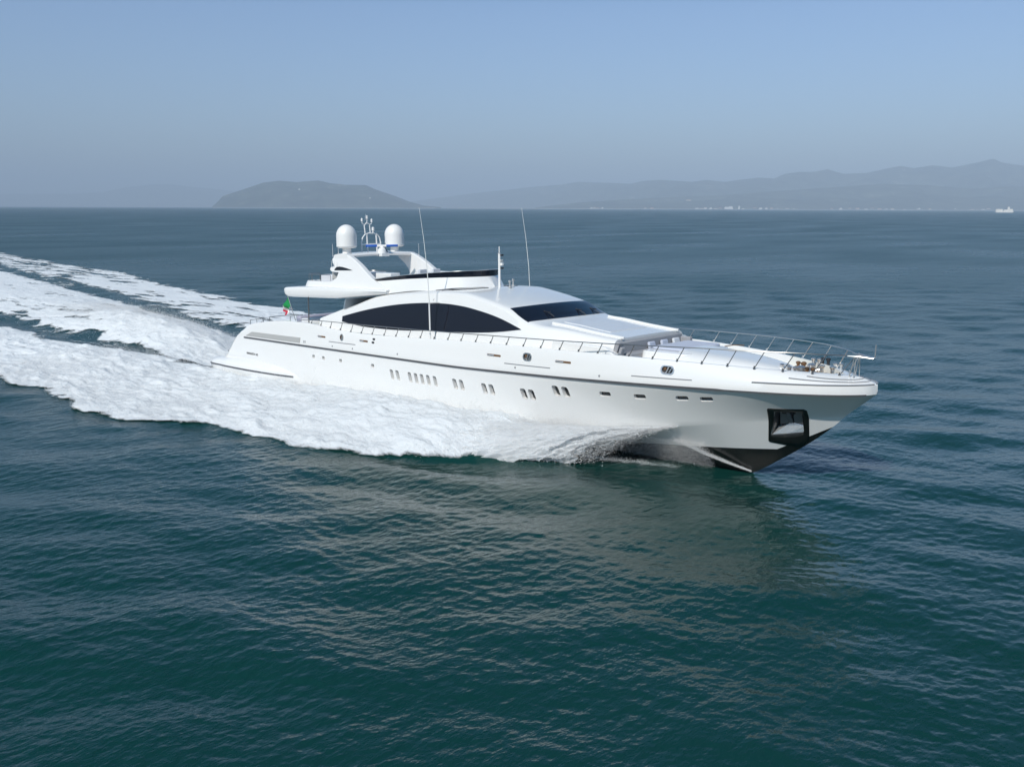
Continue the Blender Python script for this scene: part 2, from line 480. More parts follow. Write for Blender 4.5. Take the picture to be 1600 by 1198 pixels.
for side in (-1, 1):
    # rub rail along the knuckle runs round to the stem
    xs = np.concatenate([np.linspace(5.35, 36, 50), 36 + 13.45 * np.sin(np.linspace(0.03, 1, 50) * math.pi / 2)])
    rings = []
    for x in xs:
        y, z = float(kn_y(x)) * side, float(kn_z(x))
        dx = .05; ty = (float(kn_y(min(x + dx, 49.69))) - float(kn_y(x - dx))) / (min(x + dx, 49.69) - x + dx)
        o = Vector((-ty, 1, 0)).normalized(); o.y *= side
        p = Vector((x, y, z))
        hh = .050 if x < 44 else .032
        rings.append([p - o * .06 + Vector((0, 0, -hh)), p + o * .045 + Vector((0, 0, -hh)), p + o * .045 + Vector((0, 0, hh)), p - o * .06 + Vector((0, 0, hh))])
    MB().loft(rings).build('rub_rail', RUB, yacht, smooth=50)
    for x0, x1, z0, z1 in ((16.14, 18.94, 3.97, 3.99), (31.74, 34.84, 4.06, 4.09), (39.5, 42.5, 4.12, 4.16)):
        skin_strip('moulding', np.linspace(x0, x1, 12), lin((x0, z0), (x1, z1)), .02, LINE, yacht, hgt=.022, side=side, proj=.02)
    # three terraced lips round the bow
    for k, (x0, zo, ins) in enumerate(((45.2, .44, .03), (46.6, .60, .32), (47.2, .70, .58))):
        xe = 49.66 - ins * .95
        t = np.sin(np.linspace(0, 1, 40) * math.pi / 2)
        rings = []
        for x in x0 + (xe - x0) * t:
            f = max(0.0, (x - x0) / (xe - x0))
            xk = min(49.69, x + ins * .9 * f)
            y = max(0.0, float(kn_y(xk)) - ins * (1 - .55 * f)) * side
            z = float(kn_z(x)) + zo - .0
            h_ = HB.ray_cast(Vector((x, y, 8)), Vector((0, 0, -1)))
            if k: z = h_[0].z if h_[0] else z
            p = Vector((x, y, z)); g = .028
            rings.append([p + Vector((0, side * g * 1.2, -g)), p + Vector((.02, side * g * 1.8, g * .3)), p + Vector((0, 0, g * 1.1)), p + Vector((-.03, -side * g * 2, 0))])
        MB().loft(rings).build('bow_lip', LINE, yacht, smooth=60)
    # small courtesy lights and exhaust slots
    for x, z in ((16.53, 3.70), (18.67, 3.72), (23.01, 3.77), (32.52, 3.9), (37.77, 3.96)):
        p, a, u, n = frame_at(x, z, side)
        MB().lathe(p, [(.0, .02), (.05, .02), (.06, .0), (.06, -.03)], 12, axis=n).build('courtesy_light', LINE, yacht)
    for x, z in ((20.75, 4.46), (20.68, 4.26)):
        p, a, u, n = frame_at(x, z, side); MB().prism(rrect(.24, .12, .04), lambda q, s_: p + a * q + u * s_ - n * .02, lambda q, s_: p + a * q + u * s_ + n * .012).build('vent_slot', DARK, yacht, smooth=0)
    for x0, x1, z in ((14.89, 15.74, 4.21), (19.35, 20.17, 4.28), (30.45, 31.46, 4.40), (35.14, 36.1, 4.46)):
        p, a, u, n = frame_at((x0 + x1) / 2, z, side)
        cl = MB().prism(rrect(x1 - x0, .11, .05), lambda q, s_: p + a * q + u * s_ - n * .02, lambda q, s_: p + a * q + u * s_ + n * .01).build('cleat_recess', BRASS, yacht, smooth=0)
        MB().tube([p - a * (x1 - x0) * .46 + n * .03, p + a * (x1 - x0) * .05 + n * .04], .03).build('cleat', STEEL, cl)
    # engine room grille on the quarter
    poly = [(5.62, 3.53), (6.45, 3.86), (12.85, 3.95), (12.82, 3.61)]
    top = [poly[1], poly[2]]; bot = [poly[0], poly[3]]
    rings = []
    for t in np.linspace(0, 1, 24):
        xb, zb = bot[0][0] + (bot[1][0] - bot[0][0]) * t, bot[0][1] + (bot[1][1] - bot[0][1]) * t
        xt, zt = top[0][0] + (top[1][0] - top[0][0]) * t, top[0][1] + (top[1][1] - top[0][1]) * t
        pb, pt = on_hull(xb, zb, side)[0], on_hull(xt, zt, side)[0]
        o = Vector((0, side, 0))
        rings.append([pb - o * .03, pb + o * .022, pt + o * .022, pt - o * .03])
    MB().loft(rings).build('engine_room_grille', GRILLE, yacht, smooth=0)
    p, a, u, n = frame_at(13.35, 3.72, side)
    for q in (-.08, .08):
        MB().prism(rrect(.09, .17, .03), lambda s_, t_: p + a * (q + s_) + u * t_ - n * .02, lambda s_, t_: p + a * (q + s_) + u * t_ + n * .01).build('filler_cap', LINE, yacht, smooth=0)
    # stern sponson with its dark fender strip
    top_z = tab((.2, 1.42), (1.2, 1.62), (3, 1.78), (6, 1.88), (9, 1.80), (11, 1.58), (12.0, 1.34), (12.3, 1.20))
    sp_w = tab((.2, .12), (.5, .34), (1.2, .48), (3, .52), (7, .44), (10, .30), (11.6, .13), (12.3, .012))
    strip = []
    rings = []
    for x in np.concatenate([[.2, .3, .5], np.linspace(.9, 12.3, 36)]):
        hy = 3.95 if x < 2.4 else float(abs(on_hull(x, min(1.9, float(top_z(x)) + .1), side)[0].y)) - .06
        tz = float(top_z(x)); oy = hy + float(sp_w(x))
        strip.append((x, side * (oy + .012), 1.13 + .012 * max(0, x - 6)))
        prof = [(hy, .35), (hy + (oy - hy) * .55, .55), (hy + (oy - hy) * .93, .86), (oy, 1.08), (oy, 1.20), (oy - (oy - hy) * .12, 1.20 + (tz - 1.2) * .35),
                (oy - (oy - hy) * .38, 1.20 + (tz - 1.2) * .68), (hy + (oy - hy) * .25, tz - .06), (hy, tz)]
        rings.append([(x, side * y, z) for y, z in prof])
    sp = MB().loft(rings).build('stern_sponson', WHITE, yacht, smooth=40)
    MB().tube(strip[:-2], .055).build('fender_strip', RUB, sp)
# swim platform between the sponsons
pl = MB()
pl.prism(rrect(2.6, 8.0, .45), lambda q, s_: (1.55 + q, s_, .85), lambda q, s_: (1.55 + q, s_, 1.36))
pl.build('swim_platform', [TEAK], yacht, bevel=.05)
# transom panel and stairs
tr = MB(); tr.prism([(2.32, 1.3), (2.6, 2.0), (4.3, 3.4), (5.4, 3.9), (6.5, 4.3), (8, 4.3), (8, 1.3)], lambda x, z: (x, -2.6, z), lambda x, z: (x, 2.6, z))
tr.build('transom_door', CREAM, yacht, bevel=.06)
for side in (-1, 1):
    mb = MB()
    for k in range(7): mb.box((2.7 + k * .5, side * 3.2, 1.45 + k * .40), (.55, 1.1, .12))
    mb.build('boarding_stairs', TEAK, yacht, bevel=.02)

# anchors and their black panels
for side in POCK:
    def skin(x, z, d=0.0):
        h = HB.ray_cast(Vector((x, side * 8, z)), Vector((0, -side, 0)))
        y = h[0].y if h[0] else side * .02
        return Vector((x, y + side * d, z))
    def deep(x, z, f):
        y0 = skin(x, z).y; return Vector((x, y0 + (side * back_y(z) - y0) * f, z))
    outer = [(45.48, 2.95), (45.55, 3.01), (46.99, 3.07), (47.07, 3.0), (46.80, 1.72), (46.70, 1.42), (46.3, 1.02), (45.9, 1.08), (45.10, 1.22), (45.05, 1.28)]
    inner = [(45.735, 2.84), (45.75, 2.861), (46.82, 2.93), (46.84, 2.92), (46.73, 2.4), (46.62, 1.85), (46.2, 1.765), (45.8, 1.69), (45.26, 1.602), (45.24, 1.62)]
    N, SUB = len(outer), 8
    rows = []
    for k in range(N):
        k2 = (k + 1) % N
        for t in range(SUB):
            f = t / SUB
            io = (inner[k][0] + (inner[k2][0] - inner[k][0]) * f, inner[k][1] + (inner[k2][1] - inner[k][1]) * f)
            oo = (outer[k][0] + (outer[k2][0] - outer[k][0]) * f, outer[k][1] + (outer[k2][1] - outer[k][1]) * f)
            rows.append([skin(io[0] + (oo[0] - io[0]) * g, io[1] + (oo[1] - io[1]) * g, .012) for g in (0, .33, .66, 1)])
    nn = len(rows)
    mb = MB(); mb.add([q for r_ in rows for q in r_], [(i * 4 + j, i * 4 + j + 1, ((i + 1) % nn) * 4 + j + 1, ((i + 1) % nn) * 4 + j) for i in range(nn) for j in range(3)])
    pan = mb.build('anchor_panel', BLACK, yacht, smooth=60)
    md = pan.modifiers.new('s', 'SOLIDIFY'); md.thickness = .02; md.offset = 0
    li = [(45.745, 2.855), (46.835, 2.925), (46.615, 1.845), (45.245, 1.605)]
    mb = MB(); mb.loft([[deep(x, z, .04) for x, z in li], [deep(x, z, .97) for x, z in li]], caps=(False, True))
    mb.build('anchor_pocket', DARK, yacht, smooth=0)
    # bright chafing plate sloping up into the pocket
    mb = MB(); mb.loft([[deep(45.27, 1.63, .05), deep(45.95, 1.74, .05), deep(46.60, 1.86, .05)], [deep(45.44, 2.0, .55), deep(46.05, 2.26, .60), deep(46.62, 2.12, .55)], [deep(45.55, 2.2, .92), deep(46.1, 2.3, .92), deep(46.65, 2.32, .92)]], closed=False)
    pl_ = mb.build('chafe_plate', PLATE, yacht, smooth=0)
    md = pl_.modifiers.new('s', 'SOLIDIFY'); md.thickness = .03
    # the anchor: shank and two flukes
    mb = MB(); mb.loft([[deep(46.05, 2.78, .3), deep(46.20, 2.79, .3), deep(46.20, 2.79, .45), deep(46.05, 2.78, .45)], [deep(46.04, 2.24, .34), deep(46.22, 2.25, .34), deep(46.22, 2.25, .5), deep(46.04, 2.24, .5)]])
    an = mb.build('anchor', ANCH, yacht, bevel=.015)
    for pts_ in ([(45.76, 2.82), (45.86, 2.84), (46.02, 2.60), (46.0, 2.24), (45.60, 2.14)], [(46.27, 2.62), (46.50, 2.90), (46.72, 2.88), (46.62, 2.18), (46.25, 2.26)]):
        fl = MB(); fl.loft([[deep(x, z, .42) for x, z in pts_], [deep(x, z, .55) for x, z in pts_]])
        fl.build('fluke', ANCH, an, bevel=.015)
    MB().tube([deep(45.85, 2.74, .4), deep(46.42, 2.78, .4)], .05).build('crown_pin', DARK, an)

# name lettering on the quarter
def letters(txt, size, place, name, m, parent):
    cu = bpy.data.curves.new(name, 'FONT'); cu.body = txt; cu.size = size; cu.extrude = .006; cu.resolution_u = 3
    cu.space_character = 1.02
    t = bpy.data.objects.new('tmp_text', cu); COL.objects.link(t)
    bpy.context.view_layer.update()
    me = bpy.data.meshes.new_from_object(t.evaluated_get(bpy.context.evaluated_depsgraph_get()))
    bpy.data.objects.remove(t)
    co = np.zeros(len(me.vertices) * 3, np.float32); me.vertices.foreach_get('co', co); co = co.reshape(-1, 3)
    co = np.array([place(*c) for c in co], np.float32)
    me.vertices.foreach_set('co', co.ravel()); me.update()
    me.materials.clear(); me.materials.append(m)
    o = bpy.data.objects.new(name, me); COL.objects.link(o); o.parent = parent
    return o
for side in (-1, 1):
    X0, W0 = 5.52, 1.05
    def plc(x, y, z):
        X = X0 + x if side < 0 else X0 + W0 - x
        p, n = on_hull(X, 2.20 + y, side)
        return p + Vector((0, side * (.012 + z), 0))
    letters('MANGUSTA', .215, plc, 'name_lettering', DARK, yacht)
    X0, W0 = (6.78, .36) if side < 0 else (5.2, .3)
    letters('165', .215, plc, 'number_lettering', DARK, yacht)

# ------------------------------------------------------------------ superstructure
e_z = tab((14.2, 5.20), (15.6, 5.62), (17.3, 6.13), (19.66, 6.80), (22.17, 7.14), (24.35, 7.30), (25.4, 7.36), (27.2, 7.34), (28.6, 7.13), (30.2, 6.80),
          (30.8, 6.64), (31.5, 6.33), (32.2, 6.04), (33, 5.88), (34.3, 5.80), (36, 5.62), (37.6, 5.48), (38.4, 5.42))
def e_y(x):
    zz = e_z(x)
    return np.where(x < 31.5, 4.5 - .16 * zz, np.interp(x, [31.5, 33, 34.3, 36, 38.4], [4.5 - .16 * 6.33, 3.36, 3.15, 2.98, 2.86]))
def b_y(x):
    return np.interp(x, [14, 31, 33, 36, 38.4], [3.78, 3.78, 3.72, 3.42, 3.2])
crown = tab((14, .15), (24, .16), (28, .16), (30.5, .12), (32.5, .10), (38.4, .06))
bulge = lambda x: np.interp(x, [28, 30.5, 32.3, 33.4, 35], [0, .45, .6, .5, 0])
def roof_z(x, y):
    ye = float(e_y(x)); q = min(1.0, abs(y) / ye)
    xe = x - float(bulge(x)) * (1 - q * q)
    ze = float(e_z(xe)) + float(crown(x)) * (1 - q ** 2)
    rnd = .13 * (1 - max(0.0, (q - .90) / .10) ** 2)     # rounded shoulder
    return ze - .02 + rnd
rings = []
for x in np.concatenate([np.linspace(15.6, 28, 40), np.linspace(28.25, 34, 36), np.linspace(34.4, 37.75, 11)]):
    by, ey, ez = float(b_y(x)), float(e_y(x)), float(e_z(x))
    zb = float(z_deck(x)) - .1
    half = [(by, zb), (by + (ey - by) * .5, zb + (ez - .02 - zb) * .5), (ey, ez - .02)]
    for q in (.985, .96, .93, .90, .8, .65, .5, .35, .2, .08):
        half.append((q * ey, roof_z(x, q * ey)))
    stb = [(x, -y, z) for y, z in half]; prt = [(x, y, z) for y, z in half][::-1]
    rings.append(stb + prt)
house = MB().loft(rings).build('deckhouse', WHITE, yacht, smooth=38)
# the arch of each side sweeps aft as a thin wing
for side in (-1, 1):
    rings = []
    for x in np.linspace(14.0, 16.4, 12):
        zt = float(e_z(x)) + .1 if x > 14.2 else 5.22
        y = 4.5 - .16 * zt
        rings.append([(x, side * y, zt), (x, side * 3.82, 4.5), (x, side * 3.5, 4.5), (x, side * (y - .22), zt)])
    MB().loft(rings).build('arch_wing', WHITE, yacht, smooth=40)

win_top = tab((15.36, 5.27), (17.07, 5.68), (18.66, 6.03), (20.21, 6.31), (21.71, 6.53), (23.17, 6.68), (24.58, 6.77), (25.96, 6.80), (27.3, 6.74), (28.97, 6.53), (30.24, 6.29), (31.11, 6.06), (31.88, 5.80), (32.0, 5.745))
win_bot = tab((15.36, 5.25), (16.0, 5.22), (17.15, 5.12), (18.82, 5.01), (20.41, 5.00), (21.93, 5.03), (24.92, 5.19), (27.87, 5.31), (29.75, 5.45), (30.94, 5.59), (31.75, 5.71), (32.0, 5.74))
for side in (-1, 1):
    rings = []
    for x in np.concatenate([[15.36, 15.4, 15.5], np.linspace(15.7, 31.7, 60), [31.8, 31.88, 31.95, 32.0]]):
        ring = []
        zs = np.linspace(float(win_bot(x)), max(float(win_top(x)), float(win_bot(x)) + .002), 5)
        def yy(z):
            by, ey, ez = float(b_y(x)), float(e_y(x)), float(e_z(x)) - .02
            zb = float(z_deck(x)) - .1
            return by + (ey - by) * (z - zb) / (ez - zb)
        ring += [(x, side * (yy(z) + .014), z) for z in zs] + [(x, side * (yy(z) - .03), z) for z in zs[::-1]]
        rings.append(ring)
    sw = MB().loft(rings).build('side_window', GLASS, yacht, smooth=0)
    sw.data.polygons.foreach_set('use_smooth', np.ones(len(sw.data.polygons), bool)); sw.data.set_sharp_from_angle(angle=R(50))
# windscreen
rows = []
for t in np.linspace(0, 1, 14):
    row = []
    for q in np.linspace(-1, 1, 25):
        s_ = 30.78 + t * 1.42
        ye = float(e_y(s_)) - .28 + .10 * t
        y = q * ye
        x = s_ + float(bulge(s_)) * (1 - (y / float(e_y(s_))) ** 2) * 1.0
        row.append((x, y, roof_z(x, y) + .02))
    rows.append(row)
rows2 = [[(x, y, z - .05) for x, y, z in r_] for r_ in rows]
mb = MB(); mb.loft([a_ + b_[::-1] for a_, b_ in zip(rows, rows2)])
ws = mb.build('windscreen', GLASS, yacht, smooth=50)
for y0, x0, x1 in ((-1.5, 32.55, 31.9), (.9, 32.75, 32.1), (2.4, 32.5, 31.9)):
    mb = MB(); mb.tube([(x0, y0, roof_z(x0, y0) + .05), (x0 - .25, y0 - .05, roof_z(x0 - .25, y0) + .09), (x1, y0 - .1, roof_z(x1, y0) + .06)], .022)
    mb.box((x1 + .1, y0 - .1, roof_z(x1 + .1, y0) + .06), (.7, .03, .04))
    mb.build('windscreen_wiper', DARK, ws)
# sunroof panel on the foredeck coachroof
mb = MB()
n_ = 8
rows = [[(33.3 + 3.1 * i / n_, -1.55 + .0 * i + 3.1 * j / n_, roof_z(33.3 + 3.1 * i / n_, -1.55 + 3.1 * j / n_) + .03) for j in range(n_ + 1)] for i in range(n_ + 1)]
mb.loft([r_ + [(x, y, z - .06) for x, y, z in r_[::-1]] for r_ in rows])
mb.build('skylight', mat('pale_skylight', (.66, .67, .69), .25), yacht, smooth=30, bevel=.02)
# low coaming lip round the skylight
mb = MB()
for y in (-2.35, 2.35):
    mb.tube([(x, y, roof_z(x, y) + .05) for x in np.linspace(33.2, 37.6, 14)], .07)
mb.build('coachroof_grab_rail', WHITE, yacht) if False else None
for y in (-2.35, 2.35):
    MB().tube([(x, y, roof_z(x, y) + .04) for x in np.linspace(33.2, 37.9, 14)], .075).build('coachroof_coaming', WHITE, yacht)
# aft bulkhead glass of the saloon
MB().prism([(15.55, 4.5), (16.3, 6.6), (16.4, 6.6), (15.62, 4.5)], lambda x, z: (x, -3.3, z), lambda x, z: (x, 3.3, z)).build('saloon_door', mat('pale_glass', (.22, .27, .32), .1), yacht)

# flybridge deck slab over the cockpit
slab_top = lin((8.9, 7.02), (10, 7.12), (11.6, 7.22), (15, 7.30), (21, 7.34))
slab_bot = lin((8.9, 6.42), (10, 6.44), (15.7, 6.58), (17, 6.72), (20, 7.0), (21, 7.1))
def plan(xa, xb, hw, ra, n=10):
    """half outline from aft centre to fwd, rounded aft corners"""
    pts = [(xa, 0.0), (xa, (hw - ra) * .5), (xa, hw - ra)]
    for k in range(1, n):
        a_ = R(90 * k / n); pts.append((xa + ra - ra * math.cos(a_), hw - ra + ra * math.sin(a_)))
    for x in np.linspace(xa + ra, xb, 18): pts.append((x, hw))
    return pts
def slab_ring(ins, zf, narrow=0):
    h = plan(9.15 + ins * 1.2, 20.6, 3.62 - ins, .95)
    h = [(x, y * float(lin((17, 1), (21, .93))(x)) if y else 0.0) for x, y in h]
    full = [(x, -y) for x, y in h] + [(x, y) for x, y in h[::-1][:-1]]
    return [(x, y, zf(x)) for x, y in full]
mb = MB().loft([slab_ring(.38, lambda x: float(slab_bot(x))), slab_ring(.14, lambda x: float(slab_bot(x)) + .05), slab_ring(.03, lambda x: float(slab_bot(x)) + .22), slab_ring(0, lambda x: float(slab_top(x)) - .12),
                slab_ring(.05, lambda x: float(slab_top(x)) - .03), slab_ring(.16, lambda x: float(slab_top(x)))])
mb.build('flybridge_overhang', WHITE, yacht, smooth=40)

# flybridge tub: one wall from the rounded stern to the pointed bow
tub_b = tab((10.75, 0), (10.8, 2.2), (11.1, 2.8), (11.8, 3.12), (14, 3.18), (20, 3.18), (23, 3.05), (24.4, 2.72), (25.3, 2.15), (26.0, 1.45), (26.45, .8), (26.7, 0))
tub_t = tab((10.95, 0), (11.0, 2.1), (11.3, 2.65), (11.9, 2.98), (14, 3.06), (19, 2.92), (22, 2.48), (24.2, 2.06), (25.2, 1.65), (25.7, 1.05), (25.95, .5), (26.05, 0))
tub_z = tab((10.9, 7.58), (15, 7.63), (16.5, 7.70), (19, 7.80), (22, 8.03), (25, 8.18), (26.1, 8.20))
tub_zb = tab((10.7, 7.05), (20, 7.10), (23, 7.38), (25, 7.44), (26.8, 7.42))
sa = np.concatenate([np.array([0, .02, .05, .1, .18, .3, .5, .8, 1.2]), np.linspace(1.8, 14.2, 26), np.array([14.5, 14.8, 15.05, 15.25, 15.4, 15.5, 15.56, 15.6])]) / 15.6
def tub_ring(f, x0, x1, zf, ins=0):
    h = [(x0 + (x1 - x0) * s_, max(0.0, float(f(x0 + (x1 - x0) * s_)) - ins)) for s_ in sa]
    full = [(x, -y) for x, y in h] + [(x, y) for x, y in h[::-1][1:-1]]
    return [(x, y, float(zf(x))) for x, y in full]
tt = lambda x: float(tub_t(x))
mb = MB()
ring_o = tub_ring(tub_b, 10.75, 26.75, tub_zb)
ring_t = tub_ring(tub_t, 10.95, 26.05, tub_z)
ring_m = [tuple(o_[i] * .45 + t_[i] * .55 + (0, 0, .03)[i] for i in range(3)) for o_, t_ in zip(ring_o, ring_t)]
ring_i = tub_ring(tub_t, 11.15, 25.8, tub_z, .14)
ring_f = tub_ring(tub_t, 11.2, 25.7, lambda x: 7.36, .2)
mb.loft([ring_o, ring_m, ring_t, ring_i, ring_f], caps=(False, True))
tub = mb.build('flybridge_coaming', WHITE, yacht, smooth=40)
# tinted wind deflector
wx = [s_ for s_ in np.linspace(18.6, 25.9, 30)] + [25.97, 26.02, 26.05]
h = [(x, tt(x) - .05 if x < 26.04 else 0.0) for x in wx]
path = [(x, -y) for x, y in h] + [(x, y) for x, y in h[::-1][1:]]
hh = lin((18.6, .10), (20, .20), (23, .28), (26, .36))
r0 = [(x, y, float(tub_z(x)) - .03) for x, y in path]
r1 = [(x + .03, y * 1.03, float(tub_z(x)) + float(hh(x))) for x, y in path]
r1i = [(x - .02, y * .995, z) for x, y, z in r1]; r0i = [(x - .03, y * .985, z) for x, y, z in r0]
mb = MB(); mb.loft([[a_, b_, c_, d_] for a_, b_, c_, d_ in zip(r0, r1, r1i, r0i)])
defl = mb.build('wind_deflector', GLASS, yacht, smooth=40)
MB().tube([(x, y, z + .012) for x, y, z in r1], .018, 6).build('trim_rail', STEEL, defl)
for k in range(2, len(r0) - 1, 6):
    pass
# flybridge furniture seen over the coaming
mb = MB(); mb.prism([(22.4, 7.36), (22.6, 8.0), (23.0, 8.12), (23.6, 8.05), (23.7, 7.36)], lambda x, z: (x, -1.3, z), lambda x, z: (x, .9, z))
mb.build('helm_console', DARK, yacht, bevel=.04)
for y in (-.8, .3):
    mb = MB(); mb.box((21.3, y, 7.75), (.55, .6, .16)); mb.box((21.05, y, 8.12), (.16, .6, .75)); mb.lathe((21.3, y, 7.36), [(.12, 0), (.08, .1), (.08, .32)], 12)
    mb.build('helm_seat', PADGREY, yacht, bevel=.05)
mb = MB(); mb.box((18.2, 2.2, 7.62), (3.4, .8, .5)); mb.box((18.2, 2.6, 7.95), (3.4, .18, .5)); mb.build('flybridge_sofa', PADGREY, yacht, bevel=.07)
mb = MB(); mb.box((18.6, -1.6, 7.8), (1.5, .8, .9)); mb.build('wet_bar', WHITE, yacht, bevel=.05)
# dark skylights in front of the coaming
for side in (-1, 1):
    mb = MB()
    pts = [(24.6, 3.02), (25.7, 2.62), (26.35, 1.95), (26.9, 1.2), (27.2, .75), (26.85, .75), (26.5, 1.5), (25.9, 2.2), (25.2, 2.75)]
    pts = [(24.7, 3.0), (25.9, 2.75), (26.6, 1.9), (27.0, .95), (26.45, .85), (26.0, 1.5), (25.3, 2.25), (24.5, 2.8)]
    vs = [(x, side * y, roof_z(x, y) + .03) for x, y in pts]
    mb.loft([vs, [(x, y, z - .06) for x, y, z in vs]])
    mb.build('roof_skylight', GLASS, yacht, smooth=0)

# radar arch: two swept legs and a bridge
leg = [(14.66, 9.26), (14.44, 9.08), (14.52, 8.84), (14.74, 8.62), (14.34, 8.56), (14.30, 8.36), (14.55, 8.24), (15.25, 8.22), (15.1, 7.9), (14.6, 7.66), (13.6, 7.60), (13.6, 7.30), (20.4, 7.30), (19.9, 7.55), (19.3, 7.74), (18.75, 7.98),
       (18.31, 8.23), (17.43, 8.77), (16.75, 9.12), (16.3, 9.30), (15.9, 9.40), (15.3, 9.44), (14.9, 9.40)]
leg_plain = [(14.66, 9.26), (14.60, 9.05), (14.95, 8.82), (15.31, 8.57), (15.55, 8.3), (15.66, 8.0), (15.3, 7.7), (14.6, 7.62)] + leg[10:]
for side in (-1, 1):
    oy = lambda z: 3.115 - (z - 7.4) * .15
    iy = lambda z: 2.72 - (z - 7.4) * .12
    mb = MB(); mb.prism(leg if side < 0 else leg_plain, lambda x, z: (x, side * iy(z), z), lambda x, z: (x, side * oy(z), z))
    lg = mb.build('radar_arch_leg', WHITE, yacht, smooth=30, bevel=.05, seg=3)
    if side > 0: continue
    vent = [(14.80, 8.35), (14.88, 8.48), (15.05, 8.58), (15.35, 8.61), (15.65, 8.59), (16.1, 8.53), (16.5, 8.46), (16.78, 8.40)]
    MB().prism(vent, lambda x, z: (x, side * (oy(z) - .05), z), lambda x, z: (x, side * (oy(z) + .008), z)).build('air_intake', BLACK, lg, smooth=0)
rings = []
for y in np.linspace(-2.86, 2.86, 25):
    q = abs(y) / 2.86
    zc = 9.28 + .10 * (1 - q * q)
    xa, xb = 14.62, 16.1
    rings.append([(xa, y, zc - .02), (xa + .12, y, zc - .13), (xb - .1, y, zc - .13), (xb, y, zc - .02), (xb - .12, y, zc + .10), (15.3, y, zc + .14), (xa + .15, y, zc + .08)])
bridge = MB().loft(rings).build('radar_arch_bridge', WHITE, yacht, smooth=40)
for side in (-1, 1):
    c = (14.93, side * 2.0, 9.36)
    ped = MB().lathe(c, [(.42, 0), (.40, .05), (.30, .09), (.29, .45)], 28).build('dome_pedestal', WHITE, yacht)
    prof = [(.10, .40), (.50, .40), (.60, .43), (.665, .50), (.675, .56), (.66, .57), (.66, 1.20)] + [(.66 * math.cos(R(a_)), 1.20 + .72 * math.sin(R(a_))) for a_ in range(8, 90, 8)] + [(.0, 1.922)]
    MB().lathe(c, prof, 40).build('radome', mat('radome_white' if side < 0 else 'radome_white_b', (.80, .79, .77), .4), yacht, smooth=30)
# mast hoop with lights
Xm = 14.95
mast = MB()
mast.tube([(Xm, -.80, 9.36), (Xm, -.80, 10.1), (Xm, -.72, 10.40), (Xm, -.5, 10.62), (Xm, -.2, 10.70), (Xm, .25, 10.70), (Xm, .5, 10.62), (Xm, .70, 10.40), (Xm, .78, 10.1), (Xm, .78, 9.36)], .045)
mast.build('mast_hoop', WHITE, yacht)
MB().tube([(Xm, -.8, 9.98), (Xm, .78, 9.98)], .04).build('mast_crossbar', WHITE, yacht)
for y in (-.36, .42): MB().tube([(Xm, y + .06, 9.36), (Xm, y, 10.70)], .05).build('mast_post', WHITE, yacht)
MB().tube([(Xm, -.48, 10.68), (Xm, -.54, 11.2), (Xm, -.42, 11.34), (Xm, -.25, 11.36), (Xm, -.1, 11.28), (Xm, -.05, 10.70)], .042).build('light_hoop', WHITE, yacht)
for y0, y1, z0, z1 in ((-.55, -.72, 11.25, 11.45), (-.33, -.30, 11.36, 11.62), (-.08, .08, 11.25, 11.40)):
    hn = MB().tube([(Xm, y0, z0), (Xm, y1, (z0 + z1) / 2 + .02), (Xm, y1, z1)], .03).build('light_bracket', WHITE, yacht)
    MB().lathe((Xm, y1, z1), [(.03, 0), (.07, .03), (.07, .2), (.03, .24)], 12).build('navigation_light', WHITE, hn)
MB().lathe((Xm, .17, 10.72), [(.05, 0), (.05, .1), (.10, .14), (.10, .34), (.06, .38)], 14).build('navigation_light', WHITE, yacht)
MB().tube([(Xm, -.45, 11.55), (Xm, -.40, 11.95)], .02).build('wind_vane', STEEL, yacht)
# radar scanner on its bracket
rb = MB(); rb.box((16.1, .05, 9.30), (.55, .62, .22)); rb.lathe((16.0, .05, 9.40), [(.30, 0), (.30, .1), (.26, .26), (.14, .36), (.10, .40), (.10, .44)], 24)
rb.build('scanner_pedestal', WHITE, yacht, bevel=.02)
dirv = Vector((.72, .69, 0)).normalized(); rm = Matrix((dirv, Vector((-dirv.y, dirv.x, 0)), Vector((0, 0, 1)))).transposed()
scn = MB().box(Vector((16.0, .05, 9.88)), (.62, .16, .14), rot=rm).build('radar_scanner', WHITE, yacht, bevel=.02)
for sg in (-1, 1):
    MB().box(Vector((16.0, .05, 9.88)) + dirv * sg * .68, (.76, .15, .15), rot=rm).build('scanner_arm', BLUE, scn, bevel=.03)
MB().tube([(16.2, .35, 9.45), (16.2, .15, 9.75)], .03).build('scanner_cable', DARK, yacht)
# whips
for x, y, zb, zt_ in ((14.4, -2.75, 9.2, 10.05), (14.6, -2.45, 9.3, 10.2), (16.8, 2.55, 9.0, 10.0), (14.55, -2.98, 8.55, 9.0), (14.8, -2.98, 8.58, 8.98), (15.1, -2.98, 8.6, 8.95)):
    MB().tube([(x, y, zb), (x, y, zt_)], [.014, .008], 6).build('short_whip_antenna', WHITE, yacht)
for side in (-1, 1):
    w = MB().tube([(25.5, side * 4.2, 4.86), (25.48, side * 4.2, 6.9)], .045, 10).build('whip_antenna', WHITE, yacht)
    MB().tube([(25.48, side * 4.2, 6.85), (25.38, side * 4.2, 8.6), (25.14, side * 4.2, 10.4), (24.80, side * 4.2, 12.22)], [.026, .022, .016, .009], 8).build('whip', mat('whip_white%d' % (side + 1), (.72, .73, .70), .5), w)
    MB().box((25.48, side * 3.85, 6.84), (.08, .8, .05)).build('clamp', STEEL, w)
MB().tube([(25.5, -2.9, roof_z(25.5, -2.9) + .02), (25.4, -3.1, roof_z(25.4, -3.1) + .02), (25.1, -3.30, 7.20), (24.9, -3.39, 6.92)], .02).build('deck_seam', LINE, yacht)
